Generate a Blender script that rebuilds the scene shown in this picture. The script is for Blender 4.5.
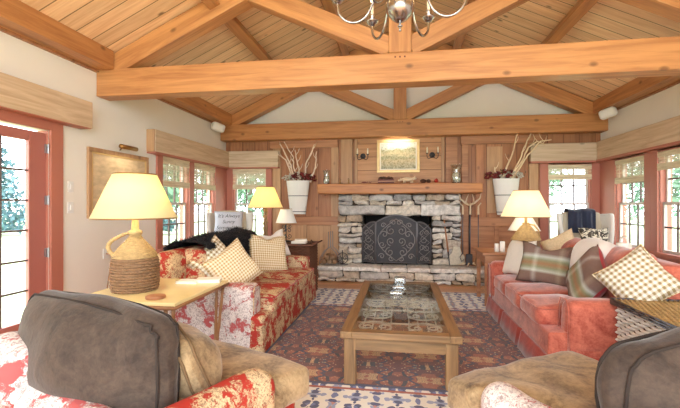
import bpy, math, random
from math import sin, cos, pi, radians as R, sqrt
from mathutils import Vector as V, Matrix, Euler, noise
from mathutils.bvhtree import BVHTree
random.seed(7)
S = bpy.context.scene
C = S.collection
for o in list(bpy.data.objects): bpy.data.objects.remove(o)

# ------------------------------------------------------------------ camera
YAW = math.atan(60/392)
cd = bpy.data.cameras.new('camera'); cam = bpy.data.objects.new('camera', cd); C.objects.link(cam)
cd.sensor_width = 36; cd.lens = 36*392/680; cd.shift_y = 1/680; cd.clip_start = .05; cd.clip_end = 300
cam.location = (0, 0, 1.4); cam.rotation_euler = (pi/2, 0, YAW)
S.camera = cam
S.view_settings.view_transform = 'Standard'; S.view_settings.look = 'None'
S.view_settings.gamma = 1; S.view_settings.use_curve_mapping = False
S.view_settings.exposure = .55

# ------------------------------------------------------------------ world, sun, daylight
W = bpy.data.worlds.new('sky'); S.world = W; W.use_nodes = True
wn = W.node_tree; bg = wn.nodes['Background']
bg.inputs[0].default_value = (.88, .95, 1, 1); bg.inputs[1].default_value = 5.0
sd = bpy.data.lights.new('sun', 'SUN'); sd.energy = 4.0; sd.angle = R(3); sd.color = (1, .95, .86)
so = bpy.data.objects.new('sun', sd); C.objects.link(so); so.rotation_euler = (R(28), R(-14), 0)

def area(name, loc, rot, sx, sy, e, col=(.93, .97, 1), portal=False):
    d = bpy.data.lights.new(name, 'AREA'); d.shape = 'RECTANGLE'; d.size = sx; d.size_y = sy; d.energy = e; d.color = col
    if portal: d.cycles.is_portal = True
    o = bpy.data.objects.new(name, d); C.objects.link(o); o.location = loc; o.rotation_euler = rot
    return o
# sky portals in the openings, so that the daylight coming in is sampled well
area('portal_left', (-3.78, 6.35, 1.45), (R(90), 0, R(-90)), 1.8, 1.5, 1, portal=True)
area('portal_right', (3.78, 6.2, 1.45), (R(90), 0, R(90)), 2.1, 1.5, 1, portal=True)
area('portal_door', (-3.78, 3.1, 1.2), (R(90), 0, R(-90)), 1.0, 2.2, 1, portal=True)
area('portal_end_left', (-3.08, 7.93, 1.45), (R(-90), 0, 0), .8, 1.5, 1, portal=True)
area('portal_end_right', (3.08, 7.93, 1.45), (R(-90), 0, 0), .8, 1.5, 1, portal=True)
area('portal_rear', (0, -1.7, 2.3), (R(90), 0, 0), 7.2, 4.6, 1, portal=True)  # rear wall left out so sky light fills the room from behind

def lamp(name, loc, e, col=(1, .78, .48), r=.04):
    d = bpy.data.lights.new(name, 'POINT'); d.energy = e; d.color = col; d.shadow_soft_size = r
    o = bpy.data.objects.new(name, d); C.objects.link(o); o.location = loc
    return o

# ------------------------------------------------------------------ colour and node helpers
def c(r, g, b):
    f = lambda x: (x/255/12.92) if x/255 <= .04045 else ((x/255+.055)/1.055)**2.4
    return (f(r), f(g), f(b), 1)

def newmat(name):
    m = bpy.data.materials.new(name); m.use_nodes = True
    nt = m.node_tree
    return m, nt, nt.nodes['Principled BSDF']
def nd(nt, t, **k):
    n = nt.nodes.new(t)
    for a, b in k.items():
        if a.startswith('i_'):
            key = a[2:]
            n.inputs[int(key) if key.isdigit() else key].default_value = b
        else: setattr(n, a, b)
    return n
def mth(nt, op, a, b=None, cc=None, clamp=False):
    n = nt.nodes.new('ShaderNodeMath'); n.operation = op; n.use_clamp = clamp
    for i, x in enumerate((a, b, cc)):
        if x is None: continue
        if hasattr(x, 'is_output') or isinstance(x, bpy.types.NodeSocket): nt.links.new(x, n.inputs[i])
        else: n.inputs[i].default_value = x
    return n.outputs[0]
def mixc(nt, fac, a, b, mode='MIX'):
    n = nt.nodes.new('ShaderNodeMix'); n.data_type = 'RGBA'; n.blend_type = mode; n.clamp_result = False
    for i, x in ((0, fac), (6, a), (7, b)):
        if isinstance(x, bpy.types.NodeSocket): nt.links.new(x, n.inputs[i])
        else: n.inputs[i].default_value = x
    return n.outputs[2]
def ramp(nt, fac, stops, interp='LINEAR'):
    n = nt.nodes.new('ShaderNodeValToRGB'); e = n.color_ramp; e.interpolation = interp
    while len(e.elements) < len(stops): e.elements.new(.5)
    for q, (p, col) in zip(e.elements, stops): q.position = p; q.color = col
    nt.links.new(fac, n.inputs[0]); return n.outputs[0]
def coords(nt, rnd=True, scale=(1, 1, 1), kind='Object'):
    tc = nt.nodes.new('ShaderNodeTexCoord'); mp = nt.nodes.new('ShaderNodeMapping')
    nt.links.new(tc.outputs[kind], mp.inputs[0]); mp.inputs['Scale'].default_value = scale
    if rnd:
        oi = nt.nodes.new('ShaderNodeObjectInfo'); v = nt.nodes.new('ShaderNodeVectorMath'); v.operation = 'SCALE'
        v.inputs[0].default_value = (37, 23, 51); nt.links.new(oi.outputs['Random'], v.inputs['Scale'])
        nt.links.new(v.outputs[0], mp.inputs['Location'])
    return mp.outputs[0]
def noi(nt, vec, scale, detail=3, rough=.55, dist=0, out=0):
    n = nd(nt, 'ShaderNodeTexNoise'); nt.links.new(vec, n.inputs['Vector'])
    n.inputs['Scale'].default_value = scale; n.inputs['Detail'].default_value = detail
    n.inputs['Roughness'].default_value = rough; n.inputs['Distortion'].default_value = dist
    return n.outputs[out]
def vor(nt, vec, scale, feat='F1', out=0, rnd=1):
    n = nd(nt, 'ShaderNodeTexVoronoi', feature=feat); nt.links.new(vec, n.inputs['Vector'])
    n.inputs['Scale'].default_value = scale; n.inputs['Randomness'].default_value = rnd
    return n.outputs[out]
def sep(nt, vec):
    n = nt.nodes.new('ShaderNodeSeparateXYZ'); nt.links.new(vec, n.inputs[0]); return n.outputs
def comb(nt, x, y, z):
    n = nt.nodes.new('ShaderNodeCombineXYZ')
    for i, q in enumerate((x, y, z)):
        if isinstance(q, bpy.types.NodeSocket): nt.links.new(q, n.inputs[i])
        else: n.inputs[i].default_value = q
    return n.outputs[0]
def bump(nt, bs, h, strength=.3, dist=.01):
    b = nd(nt, 'ShaderNodeBump'); b.inputs['Strength'].default_value = strength; b.inputs['Distance'].default_value = dist
    nt.links.new(h, b.inputs['Height']); nt.links.new(b.outputs[0], bs.inputs['Normal'])
def dk(col, f): return (col[0]*f, col[1]*f, col[2]*f, 1)

def plain(name, col, rough=.6, var=.12, scale=9, bmp=0, bs_=80, metal=0, sheen=0, stretch=(1, 1, 1), emit=0, ecol=None, coat=0):
    m, nt, b = newmat(name)
    v = coords(nt, True, stretch)
    n = noi(nt, v, scale, 4)
    nt.links.new(mixc(nt, n, dk(col, 1-var), dk(col, 1+var)), b.inputs['Base Color'])
    b.inputs['Roughness'].default_value = rough; b.inputs['Metallic'].default_value = metal
    if sheen: b.inputs['Sheen Weight'].default_value = sheen
    if coat: b.inputs['Coat Weight'].default_value = coat
    if emit:
        b.inputs['Emission Color'].default_value = ecol or col; b.inputs['Emission Strength'].default_value = emit
    if bmp: bump(nt, b, noi(nt, v, bs_, 3), bmp)
    return m

def wood(name, dark, light, axis=0, fine=26, rough=.5, knots=.5, plank=None, across=1, gapcol=.35, var=.18, grey=None, blk=1.0):
    """grain along `axis`; optional boards of width `plank` laid side by side along `across`."""
    m, nt, b = newmat(name)
    sc = [1, 1, 1]; sc[axis] = .07
    v = coords(nt, True, tuple(sc)); vo = coords(nt, False)
    if plank:
        s = sep(nt, vo)[across]
        q = mth(nt, 'DIVIDE', s, plank); fl = mth(nt, 'FLOOR', q); fr = mth(nt, 'FRACT', q)
        wn_ = nd(nt, 'ShaderNodeTexWhiteNoise', noise_dimensions='1D'); nt.links.new(fl, wn_.inputs['W'])
        va = nd(nt, 'ShaderNodeVectorMath', operation='MULTIPLY_ADD')
        nt.links.new(wn_.outputs['Color'], va.inputs[0]); va.inputs[1].default_value = (9, 9, 9); nt.links.new(v, va.inputs[2])
        v = va.outputs[0]
    g = noi(nt, v, fine, 5, .6, .6)
    g2 = noi(nt, v, 4, 2)
    col = ramp(nt, g, [(.3, dark), (.62, light)])
    col = mixc(nt, mth(nt, 'MULTIPLY', g2, .5), col, light)
    if knots:
        ks = [2.2, 2.2, 2.2]; ks[axis] = 1.1
        kv = nd(nt, 'ShaderNodeVectorMath', operation='MULTIPLY')
        kb = nd(nt, 'ShaderNodeMapping'); nt.links.new(v, kb.inputs[0])
        k2 = [1.5, 1.5, 1.5]; k2[axis] = 1/.07*.9; kb.inputs['Scale'].default_value = k2
        dd = vor(nt, kb.outputs[0], 2.6)
        kk = ramp(nt, dd, [(.06, (1, 1, 1, 1)), (.13, (0, 0, 0, 1))])
        col = mixc(nt, mth(nt, 'MULTIPLY', kk, knots), col, dk(dark, .22))
    oi = nd(nt, 'ShaderNodeObjectInfo')
    sh = mth(nt, 'MULTIPLY_ADD', oi.outputs['Random'], var, 1-var/2)
    if plank: sh = mth(nt, 'MULTIPLY', sh, mth(nt, 'MULTIPLY_ADD', wn_.outputs['Value'], var*1.6, 1-var*.8))
    col = mixc(nt, 1.0, col, comb(nt, sh, sh, sh), 'MULTIPLY')
    if plank:
        gap = mth(nt, 'MINIMUM', fr, mth(nt, 'SUBTRACT', 1, fr))
        gp = mth(nt, 'LESS_THAN', gap, .006/plank)
        col = mixc(nt, gp, col, dk(dark, gapcol))
        bump(nt, b, mth(nt, 'SUBTRACT', mth(nt, 'MULTIPLY', g, .15), gp), .5, .006)
    else: bump(nt, b, g, .18, .006)
    nt.links.new(col, b.inputs['Base Color']); b.inputs['Roughness'].default_value = rough
    return m

def toile(name, red, cream, scale=7, line=c(120, 95, 80), thr=.5):
    m, nt, b = newmat(name)
    v = coords(nt, True)
    d = noi(nt, v, scale*2.2, 3, .6, 0, 1)
    va = nd(nt, 'ShaderNodeVectorMath', operation='MULTIPLY_ADD'); nt.links.new(d, va.inputs[0]); va.inputs[1].default_value = (.16, .16, .16); nt.links.new(v, va.inputs[2])
    n1 = noi(nt, va.outputs[0], scale, 5, .68, .4)
    leaf = ramp(nt, n1, [(thr-.03, (0, 0, 0, 1)), (thr+.02, (1, 1, 1, 1))])
    n2 = noi(nt, va.outputs[0], scale*7, 3, .7, 1.0)
    et = ramp(nt, n2, [(.42, (1, 1, 1, 1)), (.50, (0, 0, 0, 1))])
    cr = mixc(nt, mth(nt, 'MULTIPLY', et, .75), cream, line)
    edge = ramp(nt, n1, [(thr-.05, (0, 0, 0, 1)), (thr-.02, (1, 1, 1, 1)), (thr+.03, (0, 0, 0, 1))])
    col = mixc(nt, leaf, red, cr)
    col = mixc(nt, mth(nt, 'MULTIPLY', edge, .3), col, line)
    nt.links.new(col, b.inputs['Base Color']); b.inputs['Roughness'].default_value = .8
    bump(nt, b, noi(nt, v, 300, 2), .1, .002)
    return m

def velvet(name, col, var=.25, scale=5, sheen=.5, tint=None):
    m, nt, b = newmat(name)
    v = coords(nt, True)
    n = noi(nt, v, scale, 5, .65, 1.2)
    f = noi(nt, v, scale*9, 4, .7, .5)
    k = mth(nt, 'MULTIPLY_ADD', f, .35, mth(nt, 'MULTIPLY', n, .65))
    nt.links.new(ramp(nt, k, [(.36, dk(col, 1-var)), (.62, tint or dk(col, 1+var))]), b.inputs['Base Color'])
    b.inputs['Roughness'].default_value = .85; b.inputs['Sheen Weight'].default_value = sheen; b.inputs['Sheen Roughness'].default_value = .4
    bump(nt, b, mth(nt, 'ADD', n, mth(nt, 'MULTIPLY', f, .3)), .35, .012)
    return m

def gingham(name, a, cc, size=.030):
    m, nt, b = newmat(name); s = sep(nt, coords(nt, False))
    def st(x):
        return mth(nt, 'LESS_THAN', mth(nt, 'FRACT', mth(nt, 'DIVIDE', x, size)), .5)
    f = mth(nt, 'MULTIPLY', mth(nt, 'ADD', st(s[0]), st(s[1])), .5)
    nt.links.new(mixc(nt, f, cc, a), b.inputs['Base Color']); b.inputs['Roughness'].default_value = .9
    bump(nt, b, noi(nt, coords(nt, False), 260, 2), .2, .002)
    return m

def tartan(name):
    m, nt, b = newmat(name); s = sep(nt, coords(nt, False))
    y = mth(nt, 'MULTIPLY_ADD', s[1], 1.6, .5)
    col = ramp(nt, y, [(0, c(112, 84, 72)), (.30, c(116, 88, 76)), (.34, c(186, 190, 176)), (.40, c(132, 140, 104)), (.47, c(158, 112, 70)), (.54, c(132, 140, 104)), (.60, c(190, 196, 186)), (.66, c(120, 92, 82)), (1, c(108, 80, 70))])
    x = mth(nt, 'MULTIPLY_ADD', s[0], 1.6, .5)
    cx = ramp(nt, x, [(0, c(150, 130, 118)), (.3, c(120, 100, 92)), (.36, c(205, 205, 200)), (.42, c(120, 100, 92)), (.7, c(120, 100, 92)), (.76, c(170, 160, 140)), (.82, c(110, 90, 80)), (1, c(140, 120, 110))])
    col = mixc(nt, .3, col, cx)
    nt.links.new(mixc(nt, .35, col, noi(nt, coords(nt, False), 120, 2), 'SOFT_LIGHT'), b.inputs['Base Color']); b.inputs['Roughness'].default_value = .95
    return m

def glassy(name, tint=(1, 1, 1, 1), rough=.02, refl=.10):
    """thin pane: mostly clear, with a fresnel reflection"""
    m = bpy.data.materials.new(name); m.use_nodes = True; nt = m.node_tree
    nt.nodes.remove(nt.nodes['Principled BSDF']); out = nt.nodes['Material Output']
    tr = nd(nt, 'ShaderNodeBsdfTransparent'); tr.inputs[0].default_value = tint
    gl = nd(nt, 'ShaderNodeBsdfGlossy'); gl.inputs['Roughness'].default_value = rough
    fr = nd(nt, 'ShaderNodeLayerWeight')
    mx = nd(nt, 'ShaderNodeMixShader')
    nt.links.new(mth(nt, 'MULTIPLY_ADD', mth(nt, 'POWER', fr.outputs['Facing'], 4.0), .6, refl, True), mx.inputs[0])
    nt.links.new(tr.outputs[0], mx.inputs[1]); nt.links.new(gl.outputs[0], mx.inputs[2]); nt.links.new(mx.outputs[0], out.inputs[0])
    return m

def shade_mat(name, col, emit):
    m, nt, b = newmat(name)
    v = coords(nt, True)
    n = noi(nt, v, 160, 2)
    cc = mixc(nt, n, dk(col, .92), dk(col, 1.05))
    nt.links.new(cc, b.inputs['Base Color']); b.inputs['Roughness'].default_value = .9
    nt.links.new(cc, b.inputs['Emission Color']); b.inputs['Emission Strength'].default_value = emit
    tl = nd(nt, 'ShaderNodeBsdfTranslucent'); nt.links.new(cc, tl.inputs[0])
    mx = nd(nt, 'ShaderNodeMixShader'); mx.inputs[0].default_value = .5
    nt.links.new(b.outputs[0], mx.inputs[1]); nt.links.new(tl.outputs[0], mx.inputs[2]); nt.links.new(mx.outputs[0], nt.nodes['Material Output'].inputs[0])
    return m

def stone_mat():
    m, nt, b = newmat('fieldstone')
    a = nd(nt, 'ShaderNodeAttribute', attribute_name='tint')
    col = ramp(nt, a.outputs['Fac'], [(0, c(150, 146, 144)), (.2, c(210, 206, 202)), (.4, c(176, 160, 142)), (.6, c(214, 206, 194)), (.8, c(158, 138, 116)), (1, c(226, 222, 218))])
    v = coords(nt, False)
    n = noi(nt, v, 14, 6, .7, .6); n2 = noi(nt, v, 60, 4, .7)
    k = ramp(nt, n, [(.3, (.62, .60, .60, 1)), (.6, (1.3, 1.28, 1.26, 1))])
    col = mixc(nt, 1, col, k, 'MULTIPLY')
    nt.links.new(col, b.inputs['Base Color']); b.inputs['Roughness'].default_value = .9
    bump(nt, b, mth(nt, 'ADD', n, mth(nt, 'MULTIPLY', n2, .4)), .8, .02)
    return m

def rug_mat(hx, hy, bw):
    m, nt, b = newmat('oriental_rug_wool')
    s = sep(nt, coords(nt, False))
    wv = noi(nt, coords(nt, False), 9, 2, .5, 0, 1)
    ws = sep(nt, wv)
    X = mth(nt, 'ADD', s[0], mth(nt, 'MULTIPLY_ADD', ws[0], .05, -.025)); Y = mth(nt, 'ADD', s[1], mth(nt, 'MULTIPLY_ADD', ws[1], .05, -.025))
    def tri(x, p): return mth(nt, 'ABSOLUTE', mth(nt, 'SUBTRACT', mth(nt, 'FRACT', mth(nt, 'DIVIDE', x, p)), .5))
    # field of mirrored medallions and vines
    p = .5
    tx, ty = tri(X, p), tri(Y, p)
    v1 = comb(nt, mth(nt, 'MULTIPLY', tx, p*2), mth(nt, 'MULTIPLY', ty, p*2), 0)
    f1 = vor(nt, v1, 7, 'F1', 1); f1d = vor(nt, v1, 7, 'F1', 0)
    cell = sep(nt, f1)[0]
    col = ramp(nt, cell, [(0, c(104, 32, 22)), (.2, c(168, 84, 44)), (.38, c(110, 36, 26)), (.46, c(26, 22, 44)), (.70, c(206, 160, 108)), (.80, c(120, 40, 28)), (.92, c(186, 108, 60))], 'CONSTANT')
    ring = mth(nt, 'PINGPONG', f1d, .04)
    rg = mth(nt, 'GREATER_THAN', ring, .027)
    col = mixc(nt, mth(nt, 'MULTIPLY', rg, .8), col, c(36, 28, 46))
    vine = mth(nt, 'LESS_THAN', mth(nt, 'ABSOLUTE', mth(nt, 'SUBTRACT', mth(nt, 'ADD', tx, mth(nt, 'MULTIPLY', mth(nt, 'SINE', mth(nt, 'MULTIPLY', ty, 25)), .06)), .25)), .03)
    col = mixc(nt, vine, col, c(34, 34, 70))
    dots = mth(nt, 'LESS_THAN', vor(nt, v1, 15), .22)
    col = mixc(nt, mth(nt, 'MULTIPLY', dots, .75), col, c(216, 186, 140))
    # border: cream ground with blue and rose motifs
    q = .3
    bx, by = tri(X, q), tri(Y, q)
    v2 = comb(nt, mth(nt, 'MULTIPLY', bx, .6), mth(nt, 'MULTIPLY', by, .6), 3)
    bc = vor(nt, v2, 11, 'F1', 1); bd = vor(nt, v2, 11, 'F1', 0)
    bcol = ramp(nt, sep(nt, bc)[1], [(0, c(226, 222, 216)), (.18, c(96, 108, 160)), (.44, c(222, 216, 208)), (.58, c(190, 124, 110)), (.66, c(56, 62, 112)), (.84, c(140, 150, 186))], 'CONSTANT')
    bcol = mixc(nt, mth(nt, 'GREATER_THAN', bd, .6), bcol, c(226, 220, 212))
    # distance from rug edge
    ex = mth(nt, 'SUBTRACT', hx, mth(nt, 'ABSOLUTE', s[0])); ey = mth(nt, 'SUBTRACT', hy, mth(nt, 'ABSOLUTE', s[1]))
    e = mth(nt, 'MINIMUM', ex, ey)
    inb = mth(nt, 'LESS_THAN', e, bw)
    col = mixc(nt, inb, col, bcol)
    for a_, w_, k_ in ((bw, .035, c(38, 40, 84)), (bw-.07, .03, c(160, 70, 52)), (.13, .03, c(52, 56, 110)), (.03, .03, c(120, 60, 50))):
        ln = mth(nt, 'LESS_THAN', mth(nt, 'ABSOLUTE', mth(nt, 'SUBTRACT', e, a_)), w_/2)
        col = mixc(nt, ln, col, k_)
    wear = noi(nt, coords(nt, False), 1.6, 4, .6)
    col = mixc(nt, mth(nt, 'MULTIPLY', wear, .10), col, c(200, 180, 160))
    nt.links.new(col, b.inputs['Base Color']); b.inputs['Roughness'].default_value = .9; b.inputs['Sheen Weight'].default_value = .3
    bump(nt, b, noi(nt, coords(nt, False), 220, 2), .3, .004)
    return m

# ------------------------------------------------------------------ materials
BEAM_D, BEAM_L = c(148, 90, 52), c(198, 140, 88)
M = dict(
    beam=wood('pine_beam', BEAM_D, BEAM_L, 0, 18, .42, .6, var=.16),
    deck=wood('pine_ceiling_boards', c(212, 164, 120), c(246, 210, 170), 0, 20, .5, .85, plank=.215, across=1, gapcol=.42, var=.12),
    panelv=wood('pine_panel_boards', c(138, 84, 54), c(182, 124, 84), 2, 16, .5, .5, plank=.27, across=0, gapcol=.7, var=.2),
    panelh=wood('pine_panel_boards_level', c(156, 106, 70), c(194, 144, 100), 0, 16, .5, .4, plank=.26, across=2, gapcol=.6, var=.12),
    stile=wood('pine_stile', c(158, 114, 80), c(196, 154, 114), 2, 16, .5, .4, var=.25),
    rail=wood('pine_rail', c(142, 90, 60), c(184, 130, 92), 0, 16, .5, .4, var=.2),
    valx=wood('barn_board_x', c(170, 144, 116), c(212, 190, 164), 0, 20, .7, .5, var=.1),
    valy=wood('barn_board_y', c(176, 146, 116), c(214, 190, 162), 1, 20, .7, .5, var=.1),
    floor=wood('floor_boards', c(176, 118, 74), c(208, 152, 104), 0, 20, .35, .3, plank=.11, across=1, var=.16),
    table=wood('old_table_wood', c(92, 66, 42), c(150, 114, 76), 1, 24, .5, .4, var=.12),
    tablex=wood('old_table_wood_x', c(92, 66, 42), c(150, 114, 76), 0, 24, .5, .4, var=.12),
    tablez=wood('old_table_wood_z', c(92, 66, 42), c(154, 118, 80), 2, 24, .5, .3, var=.12),
    mantel=wood('mantel_wood', c(142, 84, 48), c(198, 134, 84), 0, 16, .5, .7, var=.05),
    plaster=plain('cream_plaster', c(236, 231, 224), .9, .03, 3, .05, 40),
    red=plain('dusty_red_trim', c(180, 112, 94), .5, .06, 4, stretch=(1, 1, .2)),
    rdoor=plain('dusty_red_door', c(174, 108, 98), .45, .06, 4, stretch=(1, 1, .2)),
    sash=plain('sash_paint', c(206, 196, 190), .5, .05),
    darksash=plain('dark_muntin', c(96, 76, 72), .5, .08),
    glass=glassy('window_glass', (1, 1, 1, 1), .0, .04),
    tglass=glassy('table_glass', (.97, 1, .98, 1), .03, .05),
    cglass=glassy('clear_glass', (.93, .96, .96, 1), .03, .14),
    bglass=glassy('thick_glass', (.9, .95, .97, 1), .12, .34),
    blind=wood('bamboo_slats', c(176, 156, 124), c(234, 220, 190), 0, 40, .7, 0, var=.1),
    stone=stone_mat(), mortar=plain('mortar', c(66, 58, 52), .95, .2, 30, .5),
    soot=plain('sooty_brick', c(34, 30, 28), .95, .3, 12, .5),
    iron=plain('wrought_iron', c(112, 110, 114), .45, .2, 30, .2, metal=.7),
    irond=plain('dark_iron_mesh', c(62, 60, 64), .6, .3, 90, .4, metal=.3),
    irong=plain('pale_iron_scroll', c(146, 140, 138), .5, .2, 30, .2, metal=.5),
    silver=plain('pale_wrought_iron', c(186, 176, 168), .4, .15, 30, .1, metal=.3),
    pewter=plain('pewter', c(176, 174, 176), .22, .08, 6, metal=1),
    brass=plain('aged_brass', c(170, 132, 78), .35, .15, 20, metal=.9),
    gold=plain('gilt_frame', c(214, 184, 130), .4, .15, 20, .3, metal=.4),
    toile=toile('red_floral_linen', c(168, 42, 30), c(212, 184, 146), 7, c(104, 76, 58), .50),
    toile_glare=toile('red_floral_linen_glare', c(176, 80, 80), c(218, 206, 202), 7, c(120, 98, 100), .455),  # copy of the red floral linen with window glare put into its colour
    coral=velvet('coral_velvet', c(160, 60, 44), .22, 4, .6, c(206, 116, 94)),
    coralskirt=velvet('coral_skirt', c(158, 54, 44), .16, 4, .4, c(182, 76, 62)),
    taupe=velvet('taupe_velvet', c(48, 33, 26), .25, 5, .25, c(76, 60, 50)),
    tpipe=plain('taupe_piping', c(42, 31, 26), .9),
    opipe=plain('olive_piping', c(104, 80, 54), .9),
    olive=velvet('olive_tan_velvet', c(110, 84, 56), .3, 4, .3, c(178, 150, 112)),
    ging=gingham('gold_gingham', c(186, 152, 96), c(238, 228, 204)),
    gingp=gingham('grey_gold_gingham', c(150, 126, 86), c(232, 226, 212), .04),
    tartan=tartan('brown_green_tartan'),
    knit=plain('white_cable_knit', c(232, 226, 216), .95, .06, 30, .8, 60),
    redcloth=velvet('crimson_cloth', c(168, 26, 36), .15, 5, .3),
    fleece=plain('white_fleece', c(222, 214, 208), .95, .05, 12, .6, 60, sheen=.5),
    dotty=plain('tan_dotted_cloth', c(206, 182, 148), .9, .35, 70),
    navy=plain('navy_wool', c(34, 40, 62), .95, .2, 20, .6, 40, sheen=.4),
    fur=plain('black_blue_fur', c(16, 19, 30), .6, .5, 20, .5, 60),
    white=plain('white_upholstery', c(214, 208, 200), .9, .04, 20, .2),
    cream=plain('cream_upholstery', c(196, 184, 162), .9, .05, 20, .2),
    shade=shade_mat('lit_parchment_shade', c(238, 228, 188), .14),
    shade2=shade_mat('lit_amber_shade', c(244, 224, 164), .5),
    shade3=shade_mat('lit_cream_shade', c(250, 238, 206), .5),
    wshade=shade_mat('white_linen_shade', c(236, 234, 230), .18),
    wick=plain('wicker', c(146, 112, 82), .75, .55, 30, .5, 90),
    wickl=plain('pale_wicker', c(190, 160, 112), .75, .5, 30, .5, 90),
    wickd=plain('dark_wicker', c(104, 66, 48), .7, .35, 20, .5, 90),
    wickw=plain('whitewashed_wicker', c(214, 206, 198), .8, .1, 30, .5, 90),
    top=plain('honey_table_top', c(230, 212, 160), .25, .06, 6, stretch=(1, 6, 1)),
    bamboo=plain('bamboo_pole', c(150, 104, 66), .4, .25, 20),
    paper=plain('paper', c(236, 230, 218), .8, .04),
    wax=plain('candle_wax', c(238, 228, 206), .5, .03, emit=.05),
    ceram=plain('white_ceramic', c(232, 228, 222), .25, .03),
    bark=plain('driftwood', c(146, 116, 84), .8, .4, 30, .8, 40, stretch=(1, 1, .3)),
    twig=plain('birch_twig', c(232, 206, 172), .7, .2, 30),
    twigr=plain('reddish_twig', c(226, 204, 184), .7, .2, 30),
    berry=plain('dark_red_flowers', c(112, 34, 34), .7, .3, 30),
    bloom=plain('pale_dried_flowers', c(196, 186, 170), .8, .3, 30),
    leafd=plain('dried_green_leaves', c(84, 84, 56), .8, .3, 30),
    bucket=plain('whitewashed_staves', c(232, 229, 224), .7, .06, 20, .3, stretch=(1, 1, .1)),
    bulb=plain('glowing_bulb', c(255, 232, 190), .4, .02, emit=14, ecol=c(255, 214, 150)),
    plastic=plain('white_plastic', c(232, 232, 232), .35, .02),
    dark=plain('black_plastic', c(40, 38, 38), .5, .1),
    steel=plain('steel', c(180, 180, 184), .3, .05, metal=.9),
    dwood=plain('dark_red_wood', c(96, 40, 30), .5, .3, 40, .3),
    cone=plain('pinecone_brown', c(84, 56, 42), .8, .4, 50, .6),
    redw=plain('red_lacquer', c(176, 48, 32), .4, .1),
    antler=plain('bone_antler', c(214, 190, 160), .5, .15, 20),
    log=plain('split_log', c(150, 120, 94), .85, .35, 20, .6),
    lawn=plain('lawn_grass', c(176, 192, 150), .95, .15, 2),
    leaf1=plain('tree_leaves', c(92, 124, 100), .8, .3, 3), leaf2=plain('spruce_needles', c(84, 116, 126), .8, .3, 3),
    trunk=plain('tree_bark', c(98, 86, 76), .9, .3, 10),
)
def patt():
    m, nt, b = newmat('black_cream_damask'); v = coords(nt, True)
    n = noi(nt, v, 13, 2, .5, 2.2)
    nt.links.new(ramp(nt, n, [(.46, c(224, 216, 196)), (.50, c(66, 60, 52))]), b.inputs['Base Color']); b.inputs['Roughness'].default_value = .9
    return m
M['damask'] = patt()
def landscape(name, sky, mid, low, s):
    m, nt, b = newmat(name); vv = coords(nt, False); p = sep(nt, vv)
    n = noi(nt, vv, 9, 5, .6)
    h = mth(nt, 'ADD', mth(nt, 'DIVIDE', p[2], s), mth(nt, 'MULTIPLY_ADD', n, .35, -.17))
    col = ramp(nt, mth(nt, 'ADD', h, .5), [(.05, low), (.35, c(206, 182, 130)), (.45, mid), (.6, c(220, 204, 160)), (.72, mid), (.78, sky), (1, sky)])
    n2 = noi(nt, vv, 34, 4, .7)
    nt.links.new(mixc(nt, .4, col, ramp(nt, n2, [(.35, c(96, 84, 56)), (.6, c(246, 238, 216))])), b.inputs['Base Color']); b.inputs['Roughness'].default_value = .5
    return m
M['art1'] = landscape('landscape_painting', c(214, 224, 224), c(136, 140, 84), c(104, 110, 74), .55)
M['art2x'] = landscape('pale_street_print', c(222, 206, 170), c(176, 160, 140), c(196, 170, 130), .7)

M['art2'] = plain('pale_street_print', c(206, 182, 148), .5, .5, 9, stretch=(1, 1, 2.5))
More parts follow.
